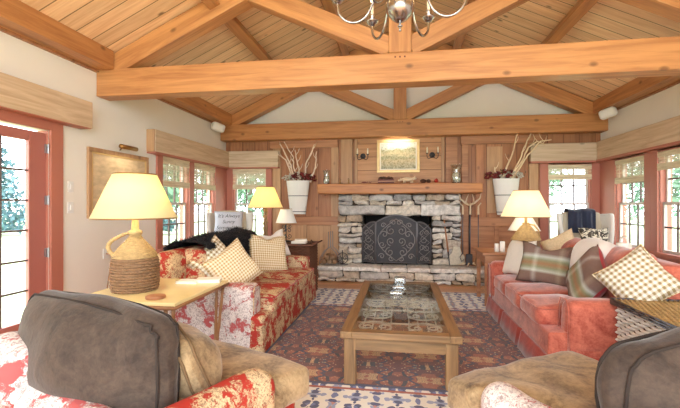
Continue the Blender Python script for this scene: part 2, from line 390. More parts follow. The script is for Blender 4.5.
# ------------------------------------------------------------------ mesh helpers
class MB:
    def __init__(s): s.v = []; s.f = []; s.t = []
    def add(s, vs, fs, tint=0., mat=None):
        o = len(s.v)
        s.v += [tuple(mat @ V(p)) if mat else tuple(p) for p in vs]
        s.f += [tuple(i+o for i in f) for f in fs]; s.t += [tint]*len(fs)
        return s
    def box(s, x0, x1, y0, y1, z0, z1, tint=0., mat=None):
        vs = [(x, y, z) for x in (x0, x1) for y in (y0, y1) for z in (z0, z1)]
        return s.add(vs, [(0, 1, 3, 2), (4, 6, 7, 5), (0, 4, 5, 1), (2, 3, 7, 6), (0, 2, 6, 4), (1, 5, 7, 3)], tint, mat)
    def tube(s, pts, r, seg=8, closed=False, cap=True):
        pts = [V(p) for p in pts]; n = len(pts); vs = []; fs = []
        rr = r if isinstance(r, (list, tuple)) else [r]*n
        up = V((0, 0, 1)); prev = None
        for i, p in enumerate(pts):
            a = pts[(i-1) % n] if (closed or i) else p; b = pts[(i+1) % n] if (closed or i < n-1) else p
            d = (b-a)
            if d.length < 1e-9: d = V((0, 0, 1))
            d.normalize()
            if prev is None: x = d.cross(up) if abs(d.z) < .95 else d.cross(V((1, 0, 0)))
            else: x = prev - d*prev.dot(d)
            if x.length < 1e-6: x = d.orthogonal()
            x.normalize(); y = d.cross(x); prev = x
            for k in range(seg):
                t = 2*pi*k/seg; vs.append(p + (x*cos(t)+y*sin(t))*rr[i])
        for i in range(n if closed else n-1):
            j = (i+1) % n
            for k in range(seg):
                l = (k+1) % seg; fs.append((i*seg+k, i*seg+l, j*seg+l, j*seg+k))
        if cap and not closed: fs += [tuple(range(seg))[::-1], tuple((n-1)*seg+k for k in range(seg))]
        return s.add(vs, fs)
    def lathe(s, prof, seg=24, cen=(0, 0, 0), cap=True, fn=None, sy=1.):
        vs = []; fs = []; cx, cy, cz = cen
        for i, (r, z) in enumerate(prof):
            for k in range(seg):
                t = 2*pi*k/seg; q = fn(t, i, r, z) if fn else r
                vs.append((cx+q*cos(t), cy+q*sin(t)*sy, cz+z))
        for i in range(len(prof)-1):
            for k in range(seg):
                l = (k+1) % seg; fs.append((i*seg+k, i*seg+l, (i+1)*seg+l, (i+1)*seg+k))
        if cap: fs += [tuple(range(seg))[::-1], tuple((len(prof)-1)*seg+k for k in range(seg))]
        return s.add(vs, fs)
    def ball(s, p, r, sc=(1, 1, 1), seg=12, ring=8, nz=0, mat=None):
        vs = [(0, 0, -1)]; fs = []
        for i in range(1, ring):
            a = pi*i/ring - pi/2
            for k in range(seg): vs.append((cos(a)*cos(2*pi*k/seg), cos(a)*sin(2*pi*k/seg), sin(a)))
        vs.append((0, 0, 1)); n = len(vs)-1
        for k in range(seg):
            l = (k+1) % seg; fs.append((0, 1+l, 1+k)); fs.append((n, n-seg+k, n-seg+l))
            for i in range(ring-2): fs.append((1+i*seg+k, 1+i*seg+l, 1+(i+1)*seg+l, 1+(i+1)*seg+k))
        q = []
        for v in vs:
            w = 1 + (nz*noise.noise(V(v)*2.1+V(p)*3) if nz else 0)
            q.append((p[0]+v[0]*r*sc[0]*w, p[1]+v[1]*r*sc[1]*w, p[2]+v[2]*r*sc[2]*w))
        return s.add(q, fs, mat=mat)
    def rbox(s, cen, size, r=.03, n=4, puff=(0, 0, 0), wr=0, wf=4., seed=0, mat=None, tint=0., edge=3, fn=None):
        """upholstered / rounded block: rounded edges, swollen faces, wrinkles."""
        h = [q/2 for q in size]; r = min(r, min(h)*.98)
        def ts(hh):
            a = [-hh+r*(1-cos(pi/2*k/edge)) for k in range(edge)] if r > 0 else [-hh]
            mid = [-(hh-r)+2*(hh-r)*k/n for k in range(n+1)]
            return a+mid+[-q for q in a[::-1]]
        T = [ts(q) for q in h]; idx = {}; vs = []; fs = []
        L = [len(t) for t in T]
        def vid(i, j, k):
            key = (i, j, k)
            if key in idx: return idx[key]
            p = V((T[0][i], T[1][j], T[2][k]))
            inn = V([max(-(h[a]-r), min(h[a]-r, p[a])) for a in range(3)])
            d = p-inn
            if d.length > 1e-9: p = inn + d.normalized()*r
            u = [p[a]/h[a] for a in range(3)]
            for a in range(3):
                b_, c_ = (a+1) % 3, (a+2) % 3
                if puff[a]: p[a] += puff[a]*u[a]*(1-min(1, u[b_]**2))*(1-min(1, u[c_]**2))
            if wr:
                q = p*wf+V((seed*7.3, seed*3.1, seed))
                p += V((noise.noise(q), noise.noise(q+V((9, 0, 0))), noise.noise(q+V((0, 9, 0)))))*wr
            if fn: p = V(fn(p))
            idx[key] = len(vs); vs.append(p+V(cen) if mat is None else mat @ p + V(cen)); return idx[key]
        for a in range(3):
            b_, c_ = (a+1) % 3, (a+2) % 3
            for side in (0, L[a]-1):
                for i in range(L[b_]-1):
                    for j in range(L[c_]-1):
                        q = []
                        for (x, y) in ((i, j), (i+1, j), (i+1, j+1), (i, j+1)):
                            k = [0, 0, 0]; k[a] = side; k[b_] = x; k[c_] = y; q.append(vid(*k))
                        fs.append(tuple(q if side else q[::-1]))
        return s.add(vs, fs, tint)
    def build(s, name, mat, parent=None, smooth=False, bevel=0, sub=0, loc=(0, 0, 0), rot=(0, 0, 0), tint=False, ang=None):
        me = bpy.data.meshes.new(name); me.from_pydata(s.v, [], s.f); me.update()
        if smooth: me.polygons.foreach_set('use_smooth', [True]*len(me.polygons))
        if tint:
            a = me.attributes.new('tint', 'FLOAT', 'FACE'); a.data.foreach_set('value', s.t)
        me.materials.append(M[mat] if isinstance(mat, str) else mat)
        o = bpy.data.objects.new(name, me); C.objects.link(o); o.location = loc; o.rotation_euler = rot
        if parent: o.parent = parent
        if bevel:
            b = o.modifiers.new('b', 'BEVEL'); b.width = bevel; b.segments = 2; b.limit_method = 'ANGLE'
        if sub:
            b = o.modifiers.new('s', 'SUBSURF'); b.levels = sub; b.render_levels = sub
        return o

def tag(o, label, cat, group=None, kind=None):
    if label: o['label'] = label
    if cat: o['category'] = cat
    if group: o['group'] = group
    if kind: o['kind'] = kind
    return o
def thing(name, label, cat, loc=(0, 0, 0), rz=0, group=None, rot=None):
    o = bpy.data.objects.new(name, None); C.objects.link(o); o.location = loc; o.rotation_euler = rot or (0, 0, rz)
    o.empty_display_size = .1
    return tag(o, label, cat, group)
def struct(o, label=None):
    o['kind'] = 'structure'
    if label: o['label'] = label
    return o
def semp(name, loc=(0, 0, 0), rz=0):
    o = bpy.data.objects.new(name, None); C.objects.link(o); o.location = loc; o.rotation_euler = (0, 0, rz); o['kind'] = 'structure'
    return o
def copy_tree(o, parent=None):
    q = o.copy(); C.objects.link(q); q.parent = parent
    for ch in list(o.children): copy_tree(ch, q)
    return q
def beam(name, p0, p1, w, h, mat='beam', parent=None, up=(0, 0, 1), bevel=.008):
    """square timber from p0 to p1 (centre line), local X along its length"""
    p0, p1 = V(p0), V(p1); d = p1-p0; L = d.length; x = d.normalized(); z = V(up); z = (z-x*z.dot(x)).normalized(); y = z.cross(x)
    o = MB().box(-L/2, L/2, -w/2, w/2, -h/2, h/2).build(name, mat, parent, bevel=bevel)
    mt = Matrix((x, y, z)).transposed().to_4x4(); mt.translation = (p0+p1)/2
    o.matrix_basis = mt
    return o

# ================================================================== SETTING
XL, XR, YF, YB = -3.6, 3.6, 7.75, -1.7
DZ0, SL = 3.12, .47                 # roof deck: height at the side walls, slope
def deck(x): return DZ0+SL*(3.6-abs(x))
struct(MB().box(XL-.2, XR+.2, YB, YF+.2, -.12, 0).build('floor', 'floor'))
struct(MB().box(-60, 60, -20, 70, -.62, -.5).build('ground', 'lawn'))

def holed(name, u0, u1, z0, z1, holes, put, mat):
    us = sorted({u0, u1, *[q for h in holes for q in h[:2]]}); zs = sorted({z0, z1, *[q for h in holes for q in h[2:]]})
    m = MB()
    for a, b in zip(us, us[1:]):
        for d, e in zip(zs, zs[1:]):
            if not any(h[0] <= a+1e-6 and b <= h[1]+1e-6 and h[2] <= d+1e-6 and e <= h[3]+1e-6 for h in holes): put(m, a, b, d, e)
    return m.build(name, mat)
WZ0, WZ1 = .74, 2.14
LH = [(5.50, 6.27, WZ0, WZ1), (6.42, 7.22, WZ0, WZ1), (2.62, 3.56, .02, 2.17)]
RH = [(6.42, 7.22, WZ0, WZ1), (5.27, 6.12, WZ0, WZ1)]
FH = [(-3.44, -2.72, WZ0, WZ1), (2.70, 3.44, WZ0, WZ1), (-.70, .59, .27, 1.2)]
struct(holed('wall_left', YB, YF+.15, 0, DZ0+.05, LH, lambda m, a, b, d, e: m.box(XL-.15, XL, a, b, d, e), 'plaster'))
struct(holed('wall_right', YB, YF+.15, 0, DZ0+.05, RH, lambda m, a, b, d, e: m.box(XR, XR+.15, a, b, d, e), 'plaster'))
struct(holed('wall_far', XL, XR, 0, 2.92, FH, lambda m, a, b, d, e: m.box(a, b, YF, YF+.15, d, e), 'panelv'))
g = MB(); zt = deck(0)
g.add([(XL, YF, 2.92), (XR, YF, 2.92), (XR, YF, DZ0+.02), (0, YF, zt+.02), (XL, YF, DZ0+.02), (XL, YF+.15, 2.92), (XR, YF+.15, 2.92), (XR, YF+.15, DZ0+.02), (0, YF+.15, zt+.02), (XL, YF+.15, DZ0+.02)],
      [(0, 1, 2, 3, 4), (9, 8, 7, 6, 5), (0, 5, 6, 1), (1, 6, 7, 2), (2, 7, 8, 3), (3, 8, 9, 4), (4, 9, 5, 0)])
struct(g.build('wall_gable', 'plaster'))
# ceiling: two sloped board decks
roof = semp('ceiling')
Ls = sqrt(3.75**2+(SL*3.75)**2); an = math.atan(SL)
for s in (-1, 1):
    o = MB().box(-Ls/2, Ls/2, YB, YF+.25, 0, .06).build('ceiling_boards', 'deck', roof)
    o.location = (s*3.75/2, 0, deck(0)-SL*3.75/2); o.rotation_euler = (0, s*an, 0)
# trusses
def truss(n, y, bolts=True):
    t = semp('trim_%d' % n); yc = y+.11
    struct(beam('tie_beam', (XL, yc, 2.86), (XR, yc, 2.86), .22, .32, parent=t, bevel=.012), None)
    hw = .24
    for s in (-1, 1):
        a = V((s*3.45, yc, deck(3.45)-.15)); b = V((s*.05, yc, deck(.05)-.15))
        beam('rafter', a, b, .20, hw, parent=t)
        beam('strut', (s*.10, yc, 3.09), (s*1.80, yc, 3.09+.465*1.7), .17, .21, parent=t)
    beam('post', (0, yc, 3.02), (0, yc, deck(0)-.02), .24, .22, parent=t, up=(0, 1, 0))
    pg = MB()
    for k in (-.05, 0, .05): pg.tube([(k, y-.006, 2.97), (k, y+.02, 2.97)], .009, 8)
    pg.build('peg', 'dwood', t)
truss(1, 4.2); truss(2, 7.48)
beam_n = 3
def strim(o):
    global beam_n
    o.name = 'trim_%d' % beam_n; beam_n += 1; return struct(o)
segs = [(YB, 4.2), (4.42, 7.48)]
for s in (-1, 1):
    strim(beam('trim', (s*3.48, YB, 3.12), (s*3.48, 4.2, 3.12), .24, .22)); strim(beam('trim', (s*3.48, 4.42, 3.12), (s*3.48, YF, 3.12), .24, .22))
    for (a, b) in segs:
        for xx in (2.12, 1.02):
            strim(beam('trim', (s*xx, a, deck(xx)-.085), (s*xx, b, deck(xx)-.085), .13, .17, up=(s*SL, 0, 1)))
    strim(beam('trim', (s*.0+s*.07, YB, deck(0)-.12), (s*.07, YF, deck(0)-.12), .13, .2))
# small moulding line below the plates
for s in (-1, 1):
    strim(MB().box(*(sorted((s*3.6, s*3.56))), YB, YF, 2.985, 3.01).build('trim', 'rail'))

# far wall panelling: stiles, rails, picture-panel boards
pw = struct(MB().box(-.83, .78, YF-.055, YF, 1.78, 2.72).build('wall_panel_boards', 'panelh'))
for n_, (x0, x1, z0, z1, dpt, mt) in enumerate([
    (-.88, -.83, 1.8, 2.72, .085, 'stile'), (.78, .83, 1.8, 2.72, .085, 'stile'), (-1.16, -.93, 1.8, 2.72, .05, 'stile'), (.86, 1.08, 1.8, 2.72, .05, 'rail'),
    (-2.56, -2.40, 0, 2.72, .05, 'stile'), (-2.62, -1.22, 2.55, 2.72, .06, 'rail'), (-2.40, -1.21, 1.0, 1.17, .05, 'rail'), (-1.36, -1.21, .3, 2.6, .04, 'stile'),
    (-1.93, -1.86, 0, 1.0, .045, 'stile'), (-2.4, -1.2, 0, .17, .05, 'rail'),
    (1.16, 1.28, .3, 2.6, .04, 'rail'), (1.14, 2.55, 2.55, 2.72, .06, 'rail'), (1.28, 2.4, 1.0, 1.17, .05, 'rail'), (2.36, 2.52, 0, 2.72, .05, 'stile'), (1.75, 1.83, 0, 1.0, .045, 'rail'), (1.2, 2.4, 0, .17, .05, 'rail'),
    (-2.385, -1.37, .17, .99, .02, 'stile'), (1.29, 2.35, .17, .99, .02, 'rail'), (1.42, 1.58, 1.17, 2.55, .03, 'panelv'), (1.62, 1.9, 1.25, 2.5, .02, 'stile'), (-2.2, -1.95, 1.2, 2.5, .02, 'panelv')]):  # left dado insert is paler: window light put into its wood colour
    strim(MB().box(x0, x1, YF-dpt, YF-.0005*n_, z0, z1).build('trim', mt, bevel=.006))

# windows --------------------------------------------------------------
def sash(parent, x0, x1, z0, z1, y, cols, rows, nm):
    fw = .035
    m = MB(); m.box(x0, x1, y, y+.035, z0, z0+fw); m.box(x0, x1, y, y+.035, z1-fw, z1); m.box(x0, x0+fw, y, y+.035, z0+fw, z1-fw); m.box(x1-fw, x1, y, y+.035, z0+fw, z1-fw)
    o = m.build(nm, 'sash', parent)
    k = MB()
    for i in range(1, cols):
        q = x0+fw+(x1-x0-2*fw)*i/cols; k.box(q-.011, q+.011, y+.008, y+.03, z0+fw, z1-fw)
    for j in range(1, rows):
        q = z0+fw+(z1-z0-2*fw)*j/rows; k.box(x0+fw, x1-fw, y+.007, y+.031, q-.011, q+.011)
    k.build('muntins', 'darksash', o)
    MB().box(x0+fw, x1-fw, y+.017, y+.021, z0+fw, z1-fw).build('glass', 'glass', o)
def window(n, origin, rz, w, cl=.07, cr=.07, cols=3):
    """local x along the wall, y outwards, opening w wide from WZ0 to WZ1"""
    t = semp('window_%d' % n, origin, rz); h0, h1 = WZ0, WZ1
    m = MB(); m.box(-cl, 0, -.03, 0, h0-.02, h1+.08); m.box(w, w+cr, -.03, 0, h0-.02, h1+.08); m.box(0, w, -.03, 0, h1, h1+.08)
    m.box(0, .02, 0, .15, h0, h1); m.box(w-.02, w, 0, .15, h0, h1); m.box(.02, w-.02, 0, .15, h1-.02, h1)
    m.build('casing', 'red', t, bevel=.004)
    MB().box(-cl, w+cr, -.075, .15, h0-.05, h0).build('sill', 'red', t, bevel=.006)
    MB().box(-cl, w+cr, -.02, 0, h0-.16, h0-.05).build('apron', 'red', t)
    mid = 1.42
    sash(t, .02, w-.02, mid-.02, h1-.02, .07, cols, 2, 'upper_sash'); sash(t, .02, w-.02, h0, mid+.02, .03, cols, 2, 'lower_sash')
# +y outward: left wall -> outward is -x ; rz=+90 maps x->+y, y->-x
window(1, (XL, 5.50, 0), pi/2, .77, .14, .075)
window(2, (XL, 6.42, 0), pi/2, .80, .075, .50)
window(3, (-3.44, YF, 0), 0, .72, .155, .12)
window(4, (2.70, YF, 0), 0, .74, .14, .155)
window(5, (XR, 7.22, 0), -pi/2, .80, .50, .15, 3)
window(6, (XR, 6.12, 0), -pi/2, .85, .15, .15, 3)
# door with six rows of panes in the left wall
dr = semp('door_1', (XL, 2.62, 0), pi/2)
m = MB(); W_ = .94
m.box(.03, .20, .02, .065, .02, 2.14); m.box(W_-.20, W_-.01, .02, .065, .02, 2.14); m.box(.20, W_-.20, .02, .065, 2.04, 2.14); m.box(.20, W_-.20, .02, .065, .02, .26)
m.build('door_leaf', 'rdoor', dr, bevel=.005)
m = MB(); m.box(.2+.265, .2+.28, .03, .055, .26, 2.04)
for k in range(1, 6): m.box(.2, W_-.2, .031, .056, .26+k*.2967-.009, .26+k*.2967+.009)
m.build('muntins', 'darksash', dr)
MB().box(.2, W_-.2, .041, .045, .26, 2.04).build('glass', 'glass', dr)
m = MB(); m.box(-.16, 0, -.03, 0, 0, 2.27); m.box(W_, W_+.15, -.03, 0, 0, 2.27); m.box(0, W_, -.03, 0, 2.17, 2.27); m.box(W_-.01, W_, 0, .12, .02, 2.17); m.box(0, .03, 0, .12, .02, 2.17)
m.build('casing', 'red', dr, bevel=.004)
for z in (.25, .91, 1.45, 1.98):
    MB().box(W_-.035, W_-.002, -.008, .015, z-.045, z+.045).tube([(W_-.012, -.012, z-.05), (W_-.012, -.012, z+.05)], .008).build('hinge', 'steel', dr)
# wooden valance boxes
def valance(n, parts, mats):
    t = semp('trim_%d' % n)
    for nm, b, mm in zip(parts, mats[0::2], mats[1::2]): MB().box(*b).build(nm, mm, t, bevel=.005)
valance(60, ['valance_board', 'valance_end'], [(XL, XL+.13, 2.3, 4.0, 2.27, 2.57), 'valy', (XL, XL+.02, 2.2, 2.3, 2.27, 2.57), 'valy'])
valance(61, ['valance_board', 'valance_end'], [(XL, XL+.13, 5.16, YF-.14, 2.17, 2.49), 'valy', (XL, XL+.125, 5.14, 5.16, 2.17, 2.49), 'stile'])
valance(62, ['valance_board', 'valance_top'], [(XL, -2.42, YF-.14, YF, 2.17, 2.49), 'valx', (XL, -2.43, YF-.135, YF, 2.49, 2.50), 'valx'])
valance(63, ['valance_board', 'valance_top'], [(2.36, XR, YF-.14, YF, 2.20, 2.51), 'valx', (2.37, XR, YF-.135, YF, 2.51, 2.52), 'valx'])
valance(64, ['valance_board', 'valance_top'], [(XR-.13, XR, 3.4, YF-.14, 2.21, 2.52), 'valy', (XR-.125, XR, 3.4, YF-.14, 2.52, 2.53), 'valy'])
for n_, b in enumerate([(XL, XL+.14, 5.15, YF-.14, 2.145, 2.168), (XL, -2.42, YF-.15, YF, 2.145, 2.168), (2.36, XR, YF-.15, YF, 2.165, 2.198), (XR-.14, XR, 3.4, YF-.15, 2.175, 2.208), (XL, XL+.135, 2.3, 3.97, 2.262, 2.27)]):
    struct(MB().box(*b).build('trim_%d' % (70+n_), 'red'))
struct(MB().box(XL, XL+.02, -1.7, 2.4, 0, .14).box(XL, XL+.02, 3.72, 7.7, 0, .14).build('baseboard_left', 'red'))
struct(MB().box(XR-.02, XR, -1.7, 7.7, 0, .14).build('baseboard_right', 'red'))

# ================================================================== FIREPLACE
fp = thing('fireplace', 'grey and tan fieldstone fireplace with raised hearth against the panelled wall', 'fireplace', (0, YF, 0))
def stones(m, x0, x1, z0, z1, yf, dep, seed, hmin=.06, hmax=.19, wmin=.10, wmax=.40, bias=0.):
    rnd = random.Random(seed); z = z0
    while z < z1-.02:
        h = rnd.uniform(hmin, hmax)
        if z1-z-h < hmin*.8: h = z1-z
        x = x0
        while x < x1-.02:
            w = rnd.uniform(wmin, wmax)*(.7+h*4)
            if x1-x-w < wmin*.8: w = x1-x
            pr = rnd.uniform(0, .03); gp = .012
            split = h > .12 and w < .3 and rnd.random() < .35
            for (zz, hh) in ([(z, h*.48), (z+h*.5, h*.5)] if split else [(z, h)]):
                m.rbox((x+w/2, yf+dep/2-pr, zz+hh/2), (w-gp, dep, hh-gp), r=.026, n=3, wr=.045, wf=8, seed=rnd.random()*40, edge=2, tint=min(1, max(0, rnd.random()+bias)), puff=(0, .012, 0))
            x += w
        z += h
HY, HZ = 7.07, .27
Yr = YF   # local y = world - YF
m = MB()
stones(m, -1.18, -.72, HZ, 1.20, 7.5-Yr, .2, 3); stones(m, .60, 1.12, HZ, 1.20, 7.5-Yr, .2, 5, bias=-.1)
stones(m, -1.18, 1.12, 1.20, 1.40, 7.5-Yr, .2, 8, .19, .2, .4, .6); stones(m, -1.18, 1.12, 1.40, 1.60, 7.5-Yr, .2, 9, .06, .11, .2, .4)
m.build('chimney_breast', 'stone', fp, smooth=True, tint=True)
m = MB(); m.box(-1.16, -.70, 7.56-Yr, 0, .2, 1.58); m.box(.59, 1.10, 7.56-Yr, 0, .2, 1.58); m.box(-.70, .59, 7.56-Yr, 0, 1.22, 1.58); m.box(-1.48, 1.55, 7.13-Yr, 0, 0, HZ-.04)
m.build('mortar_core', 'mortar', fp)
m = MB(); m.box(-.74, -.70, 7.6-Yr, .5, HZ-.02, 1.26); m.box(.59, .63, 7.6-Yr, .5, HZ-.02, 1.26); m.box(-.74, .63, .48, .52, HZ-.02, 1.26); m.box(-.74, .63, -.12, .5, 1.22, 1.26); m.box(-.74, .63, -.12, .5, HZ-.04, HZ)
m.build('firebox', 'soot', fp)
m = MB(); stones(m, -1.50, 1.56, 0, HZ-.07, HY-Yr, .2, 21, .06, .11, .16, .42)
m.build('hearth_face', 'stone', fp, smooth=True, tint=True)
m = MB(); x = -1.52; rnd = random.Random(4)
while x < 1.57:
    w = rnd.uniform(.4, .8); w = min(w, 1.58-x)
    if 1.58-x-w < .25: w = 1.58-x
    m.rbox((x+w/2, HY-Yr+.24, HZ-.03), (w-.012, .54, .07), r=.015, n=3, wr=.018, wf=6, seed=x*5, edge=2, tint=rnd.choice([.2, .6, .95, 1]))
    x += w
m.build('hearth_slab', 'stone', fp, smooth=True, tint=True)
o = MB().rbox((0, 0, 0), (3.0, .42, .185), r=.02, n=8, wr=.022, wf=3, seed=2).build('mantel', 'mantel', fp, smooth=True, loc=(-.04, 7.46-Yr, 1.705))

# fire screen ---------------------------------------------------------
def spiral(cx, cz, r, turns, a0, d=1, n=20, y=0):
    return [(cx+cos(a0+d*t*turns*2*pi)*r*(1-.82*t), y, cz+sin(a0+d*t*turns*2*pi)*r*(1-.82*t)) for t in [k/n for k in range(n+1)]]
fs = thing('fire_screen', 'three-fold wrought iron fire screen with scrollwork standing in front of the firebox', 'fire screen', (-.07, 7.40, HZ+.03))
def panel(x0, x1, h0, h1, arch, nm, mat):
    n = 14; top = [(x0+(x1-x0)*k/n, -.02+h0+(h1-h0)*k/n+arch*sin(pi*k/n)) for k in range(n+1)]
    mm = MB(); vs = []
    for (x, z) in top: vs += [(x, -.003, .01), (x, -.003, z), (x, .003, .01), (x, .003, z)]
    f = []
    for k in range(n):
        a = k*4; b = a+4; f += [(a, b, b+1, a+1), (b+2, a+2, a+3, b+3), (a+1, b+1, b+3, a+3), (a, a+2, b+2, b)]
    mm.add(vs, f); p = mm.build(nm, 'irond', fs)
    fr = MB(); fr.tube([(x0, 0, 0)]+[(x, 0, z) for x, z in top]+[(x1, 0, 0)], .016, 6); fr.tube([(x0, 0, .02), (x1, 0, .02)], .01, 6)
    fr.build('frame', 'iron', p, smooth=True)
    return p
p = panel(-.375, .375, .80, .80, .13, 'centre_panel', 'iron')
m = MB()
for s in (-1, 1):
    for (cx, cz, r, tn, a0, d) in [(.1, .62, .09, 1.3, pi/2, -1), (.22, .55, .07, 1.2, 0, 1), (.1, .42, .08, 1.3, -pi/2, 1), (.26, .36, .07, 1.3, pi, 1), (.12, .22, .09, 1.3, pi/2, -1), (.27, .14, .06, 1.2, 0, 1), (.06, .77, .06, 1.2, 0, 1), (.24, .72, .05, 1.2, pi, -1), (.1, .1, .05, 1.2, pi, 1)]:
        m.tube([(s*q[0], -.012, q[2]) for q in spiral(cx, cz, r, tn, a0, d)], .008, 5)
    m.tube([(s*(.34*sin(pi*k/16)), -.012, .06+.78*k/16) for k in range(17)], .008, 5)
m.build('scrollwork', 'irong', p, smooth=True)
for s, h0 in ((-1, .72), (1, .72)):
    w = .27; ang = R(18)*s
    p = panel(0, w, .80 if s > 0 else .66, .66 if s > 0 else .80, .05, 'side_panel', 'iron')
    if s > 0: p.location = (.385, 0, 0); p.rotation_euler = (0, 0, R(20))
    else: p.location = (-.385-w*cos(R(20)), w*sin(R(20)), 0); p.rotation_euler = (0, 0, R(-20))
    m = MB()
    for (cx, cz, r, a0) in [(.09, .1, .05, 0), (.18, .1, .05, pi), (.09, .3, .06, 0), (.18, .3, .06, pi), (.135, .45, .08, pi/2), (.09, .58, .05, 0), (.18, .6, .05, pi)]:
        m.tube([(q[0], -.012, q[2]) for q in spiral(cx, cz, r, 1.2, a0)], .006, 5)
    for k in (0, 1): m.tube([(.03+.21*(k if j % 2 else 1-k), -.01, .06+.17*j) for j in range(5)], .006, 5)
    m.build('scrollwork', 'irong', p, smooth=True)

# ================================================================== COFFEE TABLE
ct = thing('coffee_table', 'rustic wooden coffee table with iron scrollwork under a glass top, on the rug', 'coffee table', (0, 4.0, .012))
hx, hy, th_ = .455, 1.03, .42
for b_ in ((-hx, -hx+.09), (hx-.09, hx)): MB().box(*b_, -hy, hy, th_-.055, th_).build('side_rail', 'table', ct, bevel=.006)
for b_ in ((-hy, -hy+.09), (hy-.09, hy)): MB().box(-hx+.09, hx-.09, *b_, th_-.055, th_).build('end_rail', 'tablex', ct, bevel=.006)
for b_ in ((-hy+.05, -hy+.075), (hy-.075, hy-.05)): MB().box(-hx+.06, hx-.06, *b_, th_-.155, th_-.055).build('end_apron', 'tablex', ct)
for b_ in ((-hx+.05, -hx+.075), (hx-.075, hx-.05)): MB().box(*b_, -hy+.078, hy-.078, th_-.155, th_-.055).build('side_apron', 'table', ct)
for sx in (-1, 1):
    for sy in (-1, 1): MB().box(sx*(hx-.07)-.045, sx*(hx-.07)+.045, sy*(hy-.085)-.045, sy*(hy-.085)+.045, 0, th_-.056).build('leg', 'tablez', ct, bevel=.006)
MB().box(-hx+.085, hx-.085, -hy+.085, hy-.085, th_-.012, th_-.004).build('glass_top', 'tglass', ct)
m = MB()
for k in range(-4, 5):
    if k == 0: continue
    m.tube([(k*.075, -hy+.09, th_-.035), (k*.075, hy-.09, th_-.035)], .0065, 6)
for q in (-.62, -.2, .2, .62): m.tube([(-hx+.09, q, th_-.045), (hx-.09, q, th_-.045)], .008, 6)
for sx in (-1, 1):
    for j, yy in enumerate([-.78, -.42, -.02, .4, .78]):
        m.tube([(sx*.2+.13*cos(t), yy+.13*sin(t), th_-.026) for t in [2*pi*k/24 for k in range(24)]], .008, 6, closed=True)
        for a0 in (0, pi): m.tube([(q[0], yy+q[2], th_-.026) for q in spiral(sx*.2+.07*cos(a0), 0, .06, 1.1, a0)], .006, 5)
m.build('scrollwork', 'silver', ct, smooth=True)
for k, (y, h) in enumerate(((4.9, .075), (4.62, .03), (4.32, .03))):  # the two low blocks are added in place of reflections on the glass
    o = MB().rbox((0, 0, h/2), (.14, .14, h), r=.01, n=2, edge=2).build('glass_block', 'bglass', None, smooth=True, loc=(.0-.02*k, y, .432))
    MB().lathe([(.03, 0), (.03, h*.55)], 14, (0, 0, h*.3)).build('candle', 'wax', o, smooth=True)
    tag(o, ['taller clear glass candle block at the fireplace end of the coffee table', 'low clear glass block standing in for a reflection, second from the fireplace end of the coffee table', 'low clear glass block standing in for a reflection, nearest the middle of the coffee table'][k], 'candle holder', 'glass candle blocks on the coffee table')

# ================================================================== RUG
rh, rl = 2.35, 2.28
rg = MB().rbox((0, 0, 0), (rh*2, rl*2, .012), r=.005, n=2, edge=1).build('rug', rug_mat(rh, rl, 1.12), loc=(-.02, 6.45-rl, .0065))
tag(rg, 'large worn oriental rug with dark red field and cream and blue border', 'rug')

# ================================================================== SOFAS
def piping(m, x0, x1, y0, y1, z, r=.006, rad=.04):
    pts = []
    for (cx, cy, a) in ((x1-rad, y1-rad, 0), (x0+rad, y1-rad, 90), (x0+rad, y0+rad, 180), (x1-rad, y0+rad, 270)):
        for k in range(5): t = R(a+90*k/4); pts.append((cx+rad*cos(t), cy+rad*sin(t), z))
    m.tube(pts, r, 5, closed=True)
# left sofa: local x = depth towards the room (front at 0, back at -.95), y along
ls = thing('floral_sofa', 'red and cream floral sofa standing with its back to the left windows', 'sofa', (-1.20, 3.38, .012))
LW = 2.28
MB().rbox((-.56, LW/2, .20), (1.08, LW-.02, .36), r=.03, n=6, wr=.01).build('base', 'toile', ls, smooth=True)
for k in (0, 1):
    y0, y1 = (.24, LW-.24)[k], LW/2; cy = (y0+y1)/2
    o = MB().rbox((0, 0, 0), (.84, abs(y1-y0)-.005, .17), r=.05, n=7, puff=(0, 0, .03), wr=.02, wf=5, seed=k+1).build('seat_cushion', 'toile', ls, smooth=True, loc=(-.41, cy, .42))
    mm = MB(); piping(mm, -.415, .415, -abs(y1-y0)/2+.005, abs(y1-y0)/2-.005, .075); mm.build('piping', 'redcloth', o, smooth=True)
    MB().rbox((0, 0, 0), (.24, abs(y1-y0)+.05, .46), r=.09, n=7, puff=(.04, 0, .02), wr=.03, wf=5, seed=k+4).build('back_cushion', 'toile', ls, smooth=True, loc=(-.82, cy, .72), rot=(0, R(-10), 0))
MB().rbox((-1.01, LW/2, .55), (.22, LW-.02, .80), r=.08, n=6, wr=.012).build('backrest', 'toile', ls, smooth=True)
for k, yy in enumerate((.12, LW-.12)):
    MB().rbox((0, 0, 0), (.96, .23, .62), r=.045, n=6, puff=(0, .008, .01), wr=.008, seed=k).build('arm', 'toile_glare' if k == 0 else 'toile', ls, smooth=True, loc=(-.60, yy, .335))
    mm = MB(); mm.tube([(-.118, yy-.09, .03), (-.118, yy-.09, .60), (-.118, yy-.06, .635), (-.118, yy+.06, .635), (-.118, yy+.09, .60), (-.118, yy+.09, .03)], .006, 5); mm.build('arm_piping', 'toile', ls, smooth=True)

